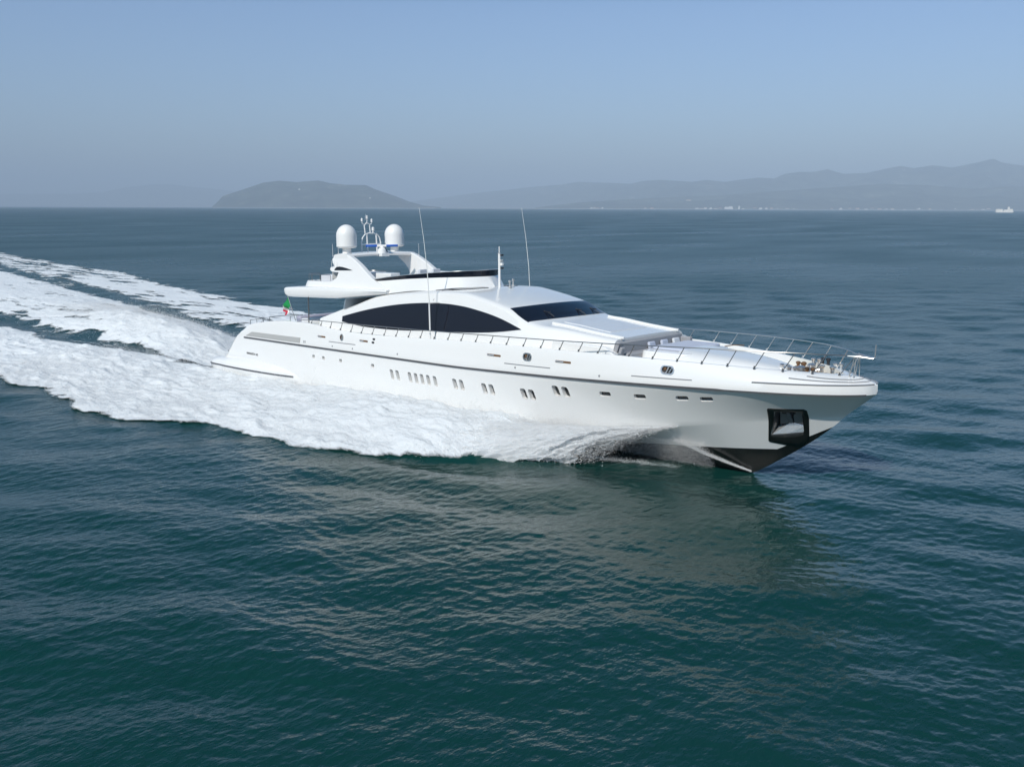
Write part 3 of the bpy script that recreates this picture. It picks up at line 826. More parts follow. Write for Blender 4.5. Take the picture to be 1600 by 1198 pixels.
# forward mast with horn and lights
fm = MB(); fm.lathe((26.95, 0, 7.46), [(.20, 0), (.18, .06), (.10, .14)], 16); fm.tube([(26.95, 0, 7.5), (26.95, 0, 9.55)], .075, 12)
fm = fm.build('signal_mast', WHITE, yacht)
MB().tube([(26.95, 0, 9.5), (26.95, 0, 9.95)], .03).build('mast_tip', WHITE, fm)
MB().lathe((26.95, 0, 9.55), [(.085, 0), (.085, .05)], 12).build('collar', STEEL, fm)
for z, m_, s_ in ((9.45, DARK, .10), (9.12, STEEL, .13), (8.92, WHITE, .16), (8.7, DARK, .10)):
    MB().box((27.08, .08, z), (.16, .14, s_)).build('signal_lamp', m_, fm, bevel=.015)
for x, y in ((27.6, .2), (27.1, 1.0)):
    MB().lathe((x, y, roof_z(x, y) + .0), [(.12, 0), (.12, .05), (.05, .07), (.05, .3), (.09, .32), (.09, .42), (.03, .46)], 14).build('searchlight', STEEL, yacht)

# flybridge aft rail and fittings
for side in (-1, 1):
    pts = [(11.2, side * 1.6), (11.25, side * 2.3), (11.6, side * 2.75), (12.2, side * 2.92), (13.2, side * 2.95), (14.3, side * 2.93)]
    rl = MB().tube([(x, y, 8.02) for x, y in pts], .02, 8).build('stern_rail', RAILM, yacht)
    for x, y in pts: MB().tube([(x, y, 7.55), (x, y, 8.02)], .015, 6).build('post', RAILM, rl)
mb = MB(); mb.box((12.9, -1.4, 7.72), (1.5, 1.6, .5)); mb.build('flybridge_sun_lounge', PADGREY, yacht, bevel=.08)
mb = MB(); mb.box((13.2, 1.2, 7.75), (1.6, 1.7, .55)); mb.build('flybridge_sun_lounge', PADGREY, yacht, bevel=.08)
mb = MB(); mb.box((14.35, -2.2, 7.8), (.5, .9, .75)); mb.build('flybridge_locker', GRILLE, yacht, bevel=.03)
for y in (-2.3, -1.9, -1.3):
    MB().tube([(14.0, y, 7.4), (13.9, y, 8.0)], .03).build('chair_frame', RAILM, yacht)
for side in (-1, 1):
    MB().tube([(12.0, side * 3.2, 4.5), (12.07, side * 3.2, 6.5)], .042, 10).build('overhang_post', RAILM, yacht)
# cockpit lounge under the overhang
mb = MB(); mb.box((9.8, .3, 4.55), (2.6, 3.6, .4)); mb.build('cockpit_sun_bed', PADGREY, yacht, bevel=.1)
mb = MB(); mb.box((8.2, .4, 4.58), (.5, 3.8, .62)); mb.build('cockpit_sofa', mat('lavender_cushion', (.36, .36, .45), .85), yacht, bevel=.1)
mb = MB(); mb.box((13.2, .8, 5.1), (1.4, 2.4, .08)); mb.lathe((13.2, .8, 4.5), [(.3, 0), (.08, .05), (.08, .6)], 14); mb.build('cockpit_table', TEAK, yacht)

# foredeck: rounded trunk, sofa base, sun pad base
rings = []
for s_ in np.linspace(0, 1, 26):
    x = 40.6 + 5.2 * math.sin(s_ * math.pi / 2)
    f = max(0.0, 1 - ((x - 40.6) / 5.2) ** 3.2) ** .5
    hw = max(.02, (2.35 - .13 * (x - 40.6)) * f ** .7)
    zt = 4.30 + max(.02, (5.22 - .07 * (x - 40.6) - 4.30) * f ** .55)
    half = []
    for q in (1, .985, .95, .9, .8, .65, .45, .22):
        half.append((hw * q, 4.25 + (zt - 4.25) * (1 - q ** 4) ** .5))
    rings.append([(x, -y, z) for y, z in half] + [(x, 0, zt)] + [(x, y, z) for y, z in half[::-1]])
MB().loft(rings).build('foredeck_trunk', WHITE, yacht, smooth=50)
mb = MB(); mb.prism(rrect(2.9, 4.2, .5), lambda q, s_: (39.95 + q, s_, 4.4), lambda q, s_: (39.95 + q * .96, s_ * .96, 5.08)); mb.build('sun_pad_base', WHITE, yacht, bevel=.08, seg=3)
mb = MB(); mb.prism(rrect(2.1, 3.3, .3), lambda q, s_: (39.75 + q, s_ + .35, 5.085), lambda q, s_: (39.75 + q * .98, s_ * .98 + .35, 5.21))
pad = mb.build('sun_pad', CUSH, None, bevel=.05, seg=3)
pad.matrix_world = YM; tag(pad, 'pale blue sun pad lying flat on its white base on the foredeck', 'sun pad')
mb = MB(); mb.box((37.98, -.3, 5.08), (.30, 5.3, .82)); mb.box((38.3, -.3, 4.80), (.7, 5.0, .34)); mb.box((37.95, -3.02, 5.05), (.22, .30, 1.0), rot=Matrix.Rotation(R(20), 3, 'Y'))
mb.box((38.25, -3.10, 4.92), (.16, .30, .8), rot=Matrix.Rotation(R(20), 3, 'Y')); mb.box((38.3, 2.35, 5.0), (.8, .26, .7))
sofa = mb.build('lounge_sofa', WICKER, yacht, bevel=.05, seg=3)
for k, (y, c) in enumerate(((-.55, CUSH), (.55, CUSH), (1.6, PADGREY))):
    mb = MB(); mb.box((0, 0, 0), (.16, .56, .36)); cu = mb.build('pillow', c, None, bevel=.07, seg=3)
    cu.matrix_world = YM @ Matrix.Translation((38.26, y, 5.16)) @ Matrix.Rotation(R(-14), 4, 'Y')
    tag(cu, ('blue grey pillow leaning on the grey foredeck sofa, nearer the side windows' if k == 0 else 'blue grey pillow in the middle of the grey foredeck sofa' if k == 1 else 'pale grey pillow at the far end of the grey foredeck sofa'), 'pillow', 'pillows on the foredeck sofa')
MB().tube([(41.6, .9, 5.22), (41.85, 1.3, 5.27), (42.2, 1.7, 5.24)], .025).build('grab_handle', BRASS, yacht)
# inner port bulwark lockers seen beyond the sofa
for side in (-1, 1):
    mb = MB(); mb.prism([(34.0, 4.6), (34.2, 5.35), (37.6, 5.25), (38.6, 4.7)], lambda x, z: (x, side * 3.05, z), lambda x, z: (x, side * 3.5, z)); mb.build('side_locker', WHITE, yacht, bevel=.05)

# foredeck mooring gear
def bollard(x, y, z, h=.42, name='bollard'):
    mb = MB()
    for dx in (-.14, .14):
        mb.lathe((x + dx, y, z), [(.10, 0), (.085, .06), (.07, .12), (.07, h - .14), (.11, h - .09), (.11, h - .03), (.06, h)], 14)
    mb.box((x, y, z + .03), (.5, .26, .06))
    return mb.build(name, random.choice((STEEL, STEEL, BRASS, DARK)), yacht)
for x, y, h in ((45.75, .75, .52), (46.2, 1.35, .66), (46.55, 1.55, .68), (47.35, 1.2, .55), (45.5, -.3, .5), (46.1, -.75, .5), (46.9, -.65, .52)):
    bollard(x, y, 4.36, h)
for x, y, h in ((45.0, -.7, .34), (45.15, -1.1, .3), (45.7, -1.2, .36), (46.3, -1.15, .34), (46.9, .5, .5), (47.6, .1, .55), (45.6, 1.3, .4)):
    mb = MB(); mb.lathe((x, y, 4.36), [(.15, 0), (.15, .05), (.09, .09), (.09, h - .14), (.14, h - .08), (.14, h - .02), (.05, h)], 14)
    mb.build('fairlead_roller', random.choice((BRASS, BRASS, DARK, STEEL)), yacht)
MB().tube([(45.9, .1, 4.55), (46.9, -.5, 4.75)], .06).build('boarding_ladder', STEEL, yacht)
for y in (-.5, .5):
    mb = MB(); mb.lathe((46.4, y, 4.36), [(.26, 0), (.26, .10), (.16, .14), (.12, .28), (.20, .33), (.20, .46), (.10, .52)], 20); mb.tube([(46.4, y, 4.5), (46.75, y * 1.3, 4.62)], .05)
    mb.build('windlass', STEEL, yacht)
    MB().tube([(46.6, y, 4.36), (47.3, y * .7, 4.34), (48.1, y * .5, 4.30)], .06).build('anchor_chain', BRASS, yacht)
    MB().box((47.0, y * 1.7, 4.36), (.34, .16, .18)).build('chain_stopper', BRASS, yacht, bevel=.03)
    MB().lathe((45.35, y * 2.2, 4.36), [(.16, 0), (.16, .04), (.10, .08), (.10, .16), (.13, .2), (.05, .24)], 14).build('vent_cowl', BRASS, yacht)
mb = MB(); mb.prism(rrect(.9, 1.5, .2), lambda q, s_: (48.15 + q, s_, 4.25), lambda q, s_: (48.15 + q, s_, 4.36)); mb.build('foredeck_hatch_cover', NAVY, yacht, bevel=.03)

# ------------------------------------------------------------------ guard rails with leaning stanchions
base_x = [14.02, 15.08, 16.12, 17.21, 18.3, 19.37, 20.44, 21.58, 22.69, 23.83, 24.88, 26.07, 27.22, 28.29, 29.43, 30.56, 31.72, 32.9, 34.06, 35.26, 36.4, 37.5, 39.2, 40.4, 41.6, 42.75, 43.9, 45.05, 46.2, 47.3, 48.2]
def deck_y(x): return max(0.05, float(kn_y(x + (0 if x < 46 else (x - 46) * .22))) - float(inset(x)) - .07)
rail_z = tab((13.0, 5.12), (14.5, 5.19), (20, 5.25), (26, 5.33), (31, 5.42), (36, 5.50), (39.5, 5.56), (43, 5.62), (46, 5.62), (48.5, 5.52), (49.5, 5.44))
def rail_y(x): return max(.0, deck_y(min(x, 48.6)) + float(lin((13, .02), (36, .05), (44, .16), (48, .20))(x))) * float(lin((48.4, 1), (49.35, .30), (49.6, .12))(x))
for side in (-1, 1):
    xs = np.concatenate([[12.3, 12.6, 13.0], np.linspace(13.4, 48, 90), [48.4, 48.8, 49.1, 49.35, 49.5]])
    rl = MB().tube([(x, side * rail_y(x), float(rail_z(x)) if x > 13 else 4.95 + (x - 12.3) * .25) for x in xs], .024, 8).build('guard_rail', RAILM if side < 0 else STEEL, yacht)
    for x in base_x:
        zb = float(z_top(x)); lean = (float(rail_z(x)) - zb) * .62
        xt = min(x + lean, 49.3)
        st = MB().tube([(x, side * deck_y(x), zb - .01), (xt, side * rail_y(xt), float(rail_z(xt)))], .022, 8)
        st.lathe((x, side * deck_y(x), zb - .01), [(.06, 0), (.055, .03), (.03, .05), (.028, .12)], 10)
        st.build('stanchion', RAILM if side < 0 else STEEL, rl)
# pulpit nose and jack staff
pu = MB(); pu.tube([(48.55, -.55, 5.52), (49.0, -.3, 5.48), (49.5, -.12, 5.44), (49.56, 0, 5.43), (49.5, .12, 5.44), (49.0, .3, 5.48), (48.55, .55, 5.52)], .032)
pu = pu.build('pulpit', STEEL, yacht)
MB().tube([(49.52, 0, 5.40), (49.55, 0, 6.02)], .024).build('jack_staff', STEEL, pu)
for y in (-.28, .28):
    MB().tube([(48.55, y, 4.58), (48.75, y * .9, 5.48)], .03).build('pulpit_leg', STEEL, pu)
    MB().tube([(48.75, y, 4.56), (48.78, y * .7, 5.46)], .02).build('pulpit_leg', STEEL, pu)
for k in range(7):
    x = 46.8 + k * .28
    for side in (-1, 1):
        MB().tube([(x, side * (deck_y(x) - .12), 4.28), (x, side * (deck_y(x) - .12), 4.60)], .022, 6).build('bulwark_stay', STEEL, yacht)
# stern rails by the boarding stairs
for y in (-1.9, 1.6, 2.4):
    rl = MB().tube([(2.3, y, 3.25), (2.4, y, 4.25), (4.1, y, 4.5), (4.3, y, 4.15)], .025).build('stair_rail', RAILM, yacht)
    MB().tube([(2.45, y, 3.6), (4.2, y, 4.3)], .02).build('brace', RAILM, rl)
    MB().tube([(3.3, y, 3.9), (3.3, y, 4.4)], .02).build('post', RAILM, rl)
rl = MB().tube([(5.0, -1.9, 4.3), (5.1, -1.9, 4.66), (8.5, -1.9, 5.02)], .025).build('cockpit_rail', RAILM, yacht)
rl = MB().tube([(9.2, 2.9, 5.6), (9.6, 2.9, 5.75), (12.8, 2.9, 5.85)], .03).build('cockpit_rail', RAILM, yacht)
for x in (9.6, 11.0, 12.6): MB().tube([(x, 2.9, 4.6), (x, 2.9, 5.8)], .022).build('post', RAILM, rl)
for sg in (-.12, .10): MB().tube([(2.35, -3.7, 1.75), (2.30 + sg, -3.75, 2.15)], .02).build('boarding_pole', DARK, yacht)

# ensign
MB().tube([(5.55, 0, 4.25), (4.55, 0, 6.25)], [.035, .02], 8).build('flag_staff', LINE, yacht)
FLAGM = bpy.data.materials.new('tricolour_cloth'); FLAGM.use_nodes = True
def flag_mat():
    n, l = FLAGM.node_tree.nodes, FLAGM.node_tree.links; p = n['Principled BSDF']; p.inputs['Roughness'].default_value = .8
    at = n.new('ShaderNodeAttribute'); at.attribute_name = 'fly'
    cr = n.new('ShaderNodeValToRGB'); cr.color_ramp.interpolation = 'CONSTANT'
    cr.color_ramp.elements[0].color = (.0, .22, .05, 1); cr.color_ramp.elements[1].position = .66; cr.color_ramp.elements[1].color = (.8, .8, .76, 1)
    e = cr.color_ramp.elements.new(.86); e.color = (.50, .03, .06, 1)
    l.new(at.outputs['Fac'], cr.inputs[0]); l.new(cr.outputs[0], p.inputs['Base Color'])
flag_mat()
nu, nv = 40, 24
U, V = np.meshgrid(np.linspace(0, 1, nu), np.linspace(0, 1, nv), indexing='ij')
hoist0, hoist1 = np.array([4.64, 0, 6.05]), np.array([4.98, 0, 5.38])
hp = hoist0[None, None] * (1 - V[..., None]) + hoist1[None, None] * V[..., None]
dropx = -(U * .75 + .15 * U * U); dropz = -(1.15 * U ** 1.1) * (1 - .1 * V)
fold = .16 * np.sin(U * 8 + V * 2.5) * U ** .6 + .08 * np.sin(V * 8 + U * 4) * U
P = np.stack([hp[..., 0] + dropx * (1 - .5 * V) , fold, hp[..., 2] + dropz + .25 * V * U], -1)
P = np.concatenate([P.reshape(-1, 3), P.reshape(-1, 3) + [0, .012, 0]])
fa = grid_faces(nu, nv); flag = raw_mesh('ensign_flag', P, np.concatenate([fa, fa[:, ::-1] + nu * nv]), FLAGM)
at = flag.data.attributes.new('fly', 'FLOAT', 'POINT'); at.data.foreach_set('value', np.concatenate([U.ravel(), U.ravel()]).astype(np.float32))
flag.matrix_world = YM
tag(flag, 'green, white and red flag hanging limp from the stern flagstaff', 'flag', kind='thing')

# ------------------------------------------------------------------ sea surface
def wave_set(n, lmin, lmax, slope, main, spread, seed):
    g = np.random.default_rng(seed)
    lam = np.exp(g.uniform(np.log(lmin), np.log(lmax), n))
    th = main + g.normal(0, spread, n)
    k = 2 * np.pi / lam
    a = slope * math.sqrt(2.0 / n) / k
    return lam, k * np.cos(th), k * np.sin(th), a * g.uniform(.6, 1.4, n), g.uniform(0, 2 * np.pi, n)
WAVES = [wave_set(22, 4.0, 11, .066, R(118), .35, 1), wave_set(30, 1.4, 4.5, .034, R(122), .5, 2), wave_set(70, .16, 1.0, .078, R(125), .65, 3)]

def waves(x, y, cell):
    h = np.zeros_like(x)
    gust = .55 + .9 * fbm(x / 14 + 3, y / 14, 3, 91)
    for i, (lam, kx, ky, a, ph) in enumerate(WAVES):
        s = np.zeros_like(x)
        for j in range(len(lam)):
            w = sstep(2.0, 4.5, lam[j] / cell)
            s += w * a[j] * np.sin(kx[j] * x + ky[j] * y + ph[j])
        h += s * (gust if i else .8)
    return h

# outlines of the foam (world x along the boat, world y to port)
st_out = lin((-250, 30), (-60, 22), (-30, 18.5), (-10, 16.3), (-4, 16.7), (0, 15.6), (6, 17.2), (9, 16.5), (15, 14.9), (17, 13.4), (20, 13.0), (25.5, 12.9), (28.5, 11.9), (31.9, 9.0), (34, 6.2), (36.6, 4.2))
st_in = lin((-250, 18), (-60, 8.6), (-43, 5.0), (-26, 6.3), (-15, 5.7), (-7, 4.5), (0, 3.8), (35.5, 2.5))
pt_out = lin((-250, 60), (-157, 45.7), (-117, 42.5), (-83, 34.7), (-60, 30.3), (-45, 28), (-30, 26), (-10, 20), (8, 17), (20, 12.5), (28.5, 11.2), (34, 5.6), (35.5, 3.6))
pt_in = lin((-250, 50), (-150, 29.6), (-117, 25.2), (-89, 21.0), (-61, 16.3), (-47, 13.6), (-36, 11.8), (-22, 10.0), (-10, 7.6), (0, 4.2), (35.5, 2.5))
ce_p = lin((-250, 50), (-136, 26.8), (-99, 21.8), (-71, 17.2), (-56, 14.8), (-42, 11.6), (-28, 8.4), (-17, 6.7), (-6, 4.8), (2, 3.8))
ce_s = lin((-250, -30), (-100, 3), (-51, 2.2), (-43, 2.4), (-30, 3.8), (-17, 4.5), (-8, 4.9), (2, 3.8))   # starboard edge, positive to starboard
hump = tab((-250, .2), (-100, .45), (-60, .9), (-40, 1.35), (-24, 2.1), (-15, 2.0), (-9, 1.25), (-4, .35), (0, -.05), (3, 0))
bank = tab((-60, .25), (-25, .45), (-8, .6), (2, .38), (9, .42), (14, .8), (19, 1.2), (26, 1.45), (31, 1.45), (33.5, 1.1), (35.6, .35), (36.8, 0))
def hull_b(x): return np.interp(x, [2, 10, 25, 30, 34, 38, 41, 44], [3.9, 4.1, 4.1, 3.85, 3.3, 2.3, 1.3, .1])

def wake(x, y):
    """returns (height of the water, foam density) around the boat"""
    h = np.zeros_like(x); f = np.zeros_like(x)
    inr = (x > -250) & (x < 46) & (y > -35) & (y < 64)
    X, Y = x[inr], y[inr]
    n1 = (fbm(X / 3.2, Y / 2.2, 4, 11) - .5); n2 = (fbm(X / .9, Y / .9, 3, 21) - .5)
    d = np.zeros_like(X); hh = np.zeros_like(X)
    e = (2.6 * n1 + 1.0 * n2) * lin((-20, 1), (16, .8), (28, .4))(X)
    # centre wake and rooster tail
    up_, lo_ = ce_p(X), -ce_s(X)
    c, w = (up_ + lo_) / 2, (up_ - lo_) / 2 + .01
    q = np.abs(Y - c) / w
    on = sstep(3.5, 1, X)
    hh += on * hump(X) * np.exp(-(q * 1.25) ** 2)
    sf = lin((-250, 2.4), (-50, 1.7), (0, .8))(X)
    d = np.maximum(d, on * np.clip((w - np.abs(Y - c) + e * 1.1 + .45 * sf) / (1.6 * sf), 0, 1))
    # side bands
    for sgn, inn, out in ((-1, st_in, st_out), (1, pt_in, pt_out)):
        S = Y * sgn
        a, b = inn(X), out(X)
        inside = np.minimum(S - a, b - S)
        soft = lin((-250, 2.8), (-60, 2.0), (-12, 1.3), (8, .95), (36, .8))(X)
        lip = np.clip((inside + e * (.5 + .5 * soft) + .45 * soft) / (1.6 * soft), 0, 1)
        fade = sstep(36.8, 34.8, X)
        dens = lip * fade
        if sgn > 0: dens *= lin((-250, .55), (-90, .66), (-40, .74), (0, 1))(X)
        d = np.maximum(d, dens)
        t = np.clip((S - np.maximum(a, hull_b(X))) / (b - a), -.6, 1.5)
        hh += bank(X) * sstep(.98, .22, t) * sstep(-.35, .12, t) * np.where(X < 3, 1, 1)
        hh -= .22 * np.exp(-((S - a + 1.2) / 1.4) ** 2) * sstep(2, -6, X)
    # torn foam left in the troughs, and streaks drawn out along the run of the wake
    mid = (Y < pt_out(X) - 1.0) & (Y > -st_out(X) + 1.0) & (X < 2)
    strk = fbm(X / 9.0, Y / 1.1, 4, 131, .6)
    d = np.where(mid, np.maximum(d, .12 + .46 * strk), d)
    d = d * (1 - .50 * sstep(.48, .72, fbm(X / 7.0 + 5, Y / 1.5, 5, 151, .6)) * sstep(14, -30, X))
    h[inr] = hh; f[inr] = np.clip(d, 0, 1)
    return h, f

def sea_z(x, y, cell):
    hw, f = wake(x, y)
    return waves(x, y, cell) * (1 - .55 * f) + hw, f

ths = np.concatenate([np.linspace(60, 34, 60)[:-1], np.arange(34, .06, -.046), [.05, .04, .03, .025, .02, .016]])
az0 = math.degrees(YAW)
az = np.concatenate([np.linspace(-100, -33, 60)[:-1], np.arange(-33, 33, .05), np.linspace(33, 100, 60)])
rr = CAM_H / np.tan(np.radians(ths))
RR, AZ = np.meshgrid(rr, np.radians(az + az0), indexing='ij')
SX, SY = CAM_X + RR * np.cos(AZ), CAM_Y + RR * np.sin(AZ)
dr = np.abs(np.gradient(rr))
CELL = np.repeat(np.maximum(dr, rr * math.radians(.05))[:, None], RR.shape[1], 1)
near = RR < 900
SZ = np.zeros_like(RR)
z_, f_ = sea_z(SX[near], SY[near], CELL[near])
SZ[near] = z_
sea_co = np.stack([SX, SY, SZ], -1).reshape(-1, 3)

def sea_material():
    m = bpy.data.materials.new('sea_water'); m.use_nodes = True
    n, l = m.node_tree.nodes, m.node_tree.links
    p = n['Principled BSDF']
    p.inputs['Base Color'].default_value = (.0036, .0375, .0315, 1)
    p.inputs['IOR'].default_value = 1.39
    g = n.new('ShaderNodeNewGeometry')
    mp = n.new('ShaderNodeMapping'); mp.inputs['Rotation'].default_value = (0, 0, R(-122)); mp.inputs['Scale'].default_value = (1.0, .45, 1)
    l.new(g.outputs['Position'], mp.inputs['Vector'])
    def noise(scale, detail, rough=.55):
        t = n.new('ShaderNodeTexNoise'); t.inputs['Scale'].default_value = scale; t.inputs['Detail'].default_value = detail; t.inputs['Roughness'].default_value = rough
        l.new(mp.outputs[0], t.inputs['Vector']); return t.outputs['Fac']
    # ruffle: waves too small for the mesh are carried by the gloss, with mild wind patches
    t0 = n.new('ShaderNodeTexNoise'); t0.inputs['Scale'].default_value = .03; t0.inputs['Detail'].default_value = 5
    l.new(mp.outputs[0], t0.inputs['Vector'])
    rg = n.new('ShaderNodeMapRange'); rg.inputs['From Min'].default_value = .36; rg.inputs['From Max'].default_value = .64
    rg.inputs['To Min'].default_value = .88; rg.inputs['To Max'].default_value = 1.12
    at_ = n.new('ShaderNodeAttribute'); at_.attribute_name = 'ruffle'
    ml = n.new('ShaderNodeMath'); ml.operation = 'MULTIPLY'; l.new(at_.outputs['Fac'], ml.inputs[1])
    l.new(t0.outputs['Fac'], rg.inputs['Value']); l.new(rg.outputs[0], ml.inputs[0]); l.new(ml.outputs[0], p.inputs['Roughness'])
    b1 = n.new('ShaderNodeBump'); b1.inputs['Strength'].default_value = 1.0; rf = n.new('ShaderNodeMapRange'); rf.inputs['From Min'].default_value = .07; rf.inputs['From Max'].default_value = .25; rf.inputs['To Min'].default_value = .05; l.new(at_.outputs['Fac'], rf.inputs['Value']); l.new(rf.outputs[0], b1.inputs['Strength']); b1.inputs['Distance'].default_value = .45
    l.new(noise(.33, 4), b1.inputs['Height'])
    b2 = n.new('ShaderNodeBump'); rf2 = n.new('ShaderNodeMapRange'); rf2.inputs['From Min'].default_value = .07; rf2.inputs['From Max'].default_value = .25; rf2.inputs['To Min'].default_value = .6; l.new(at_.outputs['Fac'], rf2.inputs['Value']); l.new(rf2.outputs[0], b2.inputs['Strength']); b2.inputs['Distance'].default_value = .10
    l.new(noise(2.6, 4, .6), b2.inputs['Height']); l.new(b1.outputs[0], b2.inputs['Normal'])
    l.new(b2.outputs[0], p.inputs['Normal'])
    return m
sea = raw_mesh('sea', sea_co, grid_faces(len(rr), len(az))[:, ::-1], sea_material())
at = sea.data.attributes.new('ruffle', 'FLOAT', 'POINT'); at.data.foreach_set('value', np.interp(RR.ravel(), [20, 40, 55, 75, 130, 300, 800, 3000], [.03, .04, .08, .18, .25, .30, .32, .31]).astype(np.float32))
tag(sea, 'open blue green sea with small ripples', None, kind='structure')

# ------------------------------------------------------------------ foam of the wake
FOAM = bpy.data.materials.new('sea_foam'); FOAM.use_nodes = True
def foam_mat():
    n, l = FOAM.node_tree.nodes, FOAM.node_tree.links
    p = n['Principled BSDF']; p.inputs['Base Color'].default_value = (.79, .81, .82, 1); p.inputs['Roughness'].default_value = .9
    p.inputs['Specular IOR Level'].default_value = .1
    out = n['Material Output']
    at = n.new('ShaderNodeAttribute'); at.attribute_name = 'foam'
    g = n.new('ShaderNodeNewGeometry')
    mp = n.new('ShaderNodeMapping'); mp.inputs['Rotation'].default_value = (0, 0, R(12)); mp.inputs['Scale'].default_value = (.5, 1, 1); l.new(g.outputs['Position'], mp.inputs['Vector'])
    t = n.new('ShaderNodeTexNoise'); t.inputs['Scale'].default_value = 1.5; t.inputs['Detail'].default_value = 8; t.inputs['Roughness'].default_value = .68; t.inputs['Distortion'].default_value = .6
    l.new(mp.outputs[0], t.inputs['Vector'])
    # coverage: density against noise
    a = n.new('ShaderNodeMath'); a.operation = 'MULTIPLY_ADD'; a.inputs[1].default_value = 1.34; a.inputs[2].default_value = -.12
    l.new(at.outputs['Fac'], a.inputs[0])
    s = n.new('ShaderNodeMath'); s.operation = 'SUBTRACT'; l.new(a.outputs[0], s.inputs[0]); l.new(t.outputs['Fac'], s.inputs[1])
    mr = n.new('ShaderNodeMapRange'); mr.inputs['From Min'].default_value = -.07; mr.inputs['From Max'].default_value = .20
    l.new(s.outputs[0], mr.inputs['Value'])
    tr = n.new('ShaderNodeBsdfTransparent')
    mx = n.new('ShaderNodeMixShader'); l.new(mr.outputs[0], mx.inputs[0]); l.new(tr.outputs[0], mx.inputs[1]); l.new(p.outputs[0], mx.inputs[2])
    b = n.new('ShaderNodeBump'); b.inputs['Strength'].default_value = .9; b.inputs['Distance'].default_value = .17
    t2 = n.new('ShaderNodeTexNoise'); t2.inputs['Scale'].default_value = 2.6; t2.inputs['Detail'].default_value = 9; t2.inputs['Roughness'].default_value = .72
    l.new(mp.outputs[0], t2.inputs['Vector']); l.new(t2.outputs['Fac'], b.inputs['Height']); l.new(b.outputs[0], p.inputs['Normal'])
    l.new(mx.outputs[0], out.inputs['Surface'])
foam_mat()
def foam_patch(name, xs, y0, y1, nc, label):
    T = np.linspace(0, 1, nc)
    X = np.repeat(xs[:, None], nc, 1); Y = y0(xs)[:, None] * (1 - T) + y1(xs)[:, None] * T
    cell = np.maximum(.25, np.repeat(np.abs(np.gradient(xs))[:, None], nc, 1))
    zz, ff = sea_z(X.ravel(), Y.ravel(), cell.ravel())
    X, Y = X.ravel(), Y.ravel()
    lump = .75 * (fbm(X / 2.2, Y / 1.2, 5, 41, .55) - .42) + .35 * (np.abs(fbm(X / 2.8 + 7, Y / 1.0, 4, 47, .6) - .5) * 2 - .2)
    fine = fbm(X / .45, Y / .4, 3, 55, .6) - .5
    thick = lin((-250, .08), (-100, .16), (-40, .34), (-10, .55), (0, .6), (36, .6))(X)
    zz = zz + .02 + np.clip(ff, 0, 1) ** 1.5 * np.maximum(.02, thick * (lump * 1.35 + .15) + .10 * fine * lin((-250, .3), (-60, .6), (-20, 1), (46, 1))(X))
    fac = grid_faces(len(xs), nc)
    keep = ff[fac].max(1) > .02
    # leave out what lies inside the hull
    cx, cy = X[fac].mean(1), Y[fac].mean(1)
    keep &= ~((cx > 3.5) & (np.abs(cy) < hull_b(cx) - .5))
    fac = fac[keep]
    used = np.unique(fac); rm_ = np.full(len(X), -1, np.int64); rm_[used] = np.arange(len(used))
    o = raw_mesh(name, np.stack([X, Y, zz], 1)[used], rm_[fac], FOAM)
    if o.data.polygons[0].normal.z < 0: o.data.flip_normals()
    at = o.data.attributes.new('foam', 'FLOAT', 'POINT'); at.data.foreach_set('value', ff[used].astype(np.float32))
    tag(o, label, None, kind='stuff')
    return o
xs = np.concatenate([np.arange(-240, -100, .7), np.arange(-100, -40, .32), np.arange(-40, -12, .17), np.arange(-12, 37.5, .13)])
foam_patch('wake_foam', xs, lin((-240, 2), (-60, -14), (-30, -20), (0, -19), (15, -17), (37.5, -13)), lin((-240, 62), (-117, 45), (-60, 33), (-30, 29), (0, 20), (36, 13)), 300, 'white foaming wake trailing behind the yacht')

# ------------------------------------------------------------------ flying spray: droplets
SPRAY = bpy.data.materials.new('spray_droplets'); SPRAY.use_nodes = True
def spray_mat():
    n, l = SPRAY.node_tree.nodes, SPRAY.node_tree.links
    n.remove(n['Principled BSDF'])
    d = n.new('ShaderNodeBsdfDiffuse'); d.inputs['Color'].default_value = (.95, .96, .97, 1)
    t = n.new('ShaderNodeBsdfTranslucent'); t.inputs['Color'].default_value = (.95, .96, .97, 1)
    # a droplet cloud scatters like a soft surface facing up and out
    g_ = n.new('ShaderNodeNewGeometry'); va = n.new('ShaderNodeVectorMath'); va.operation = 'MULTIPLY_ADD'
    va.inputs[1].default_value = (.45, .45, .45); va.inputs[2].default_value = (0, -.45, .65)
    l.new(g_.outputs['True Normal'], va.inputs[0])
    vn_ = n.new('ShaderNodeVectorMath'); vn_.operation = 'NORMALIZE'; l.new(va.outputs[0], vn_.inputs[0])
    l.new(vn_.outputs[0], d.inputs['Normal'])
    mx = n.new('ShaderNodeMixShader'); mx.inputs[0].default_value = .4
    l.new(d.outputs[0], mx.inputs[1]); l.new(t.outputs[0], mx.inputs[2]); l.new(mx.outputs[0], n['Material Output'].inputs['Surface'])
spray_mat()
TET = np.array([[1, 1, 1], [1, -1, -1], [-1, 1, -1], [-1, -1, 1]]) / math.sqrt(3)
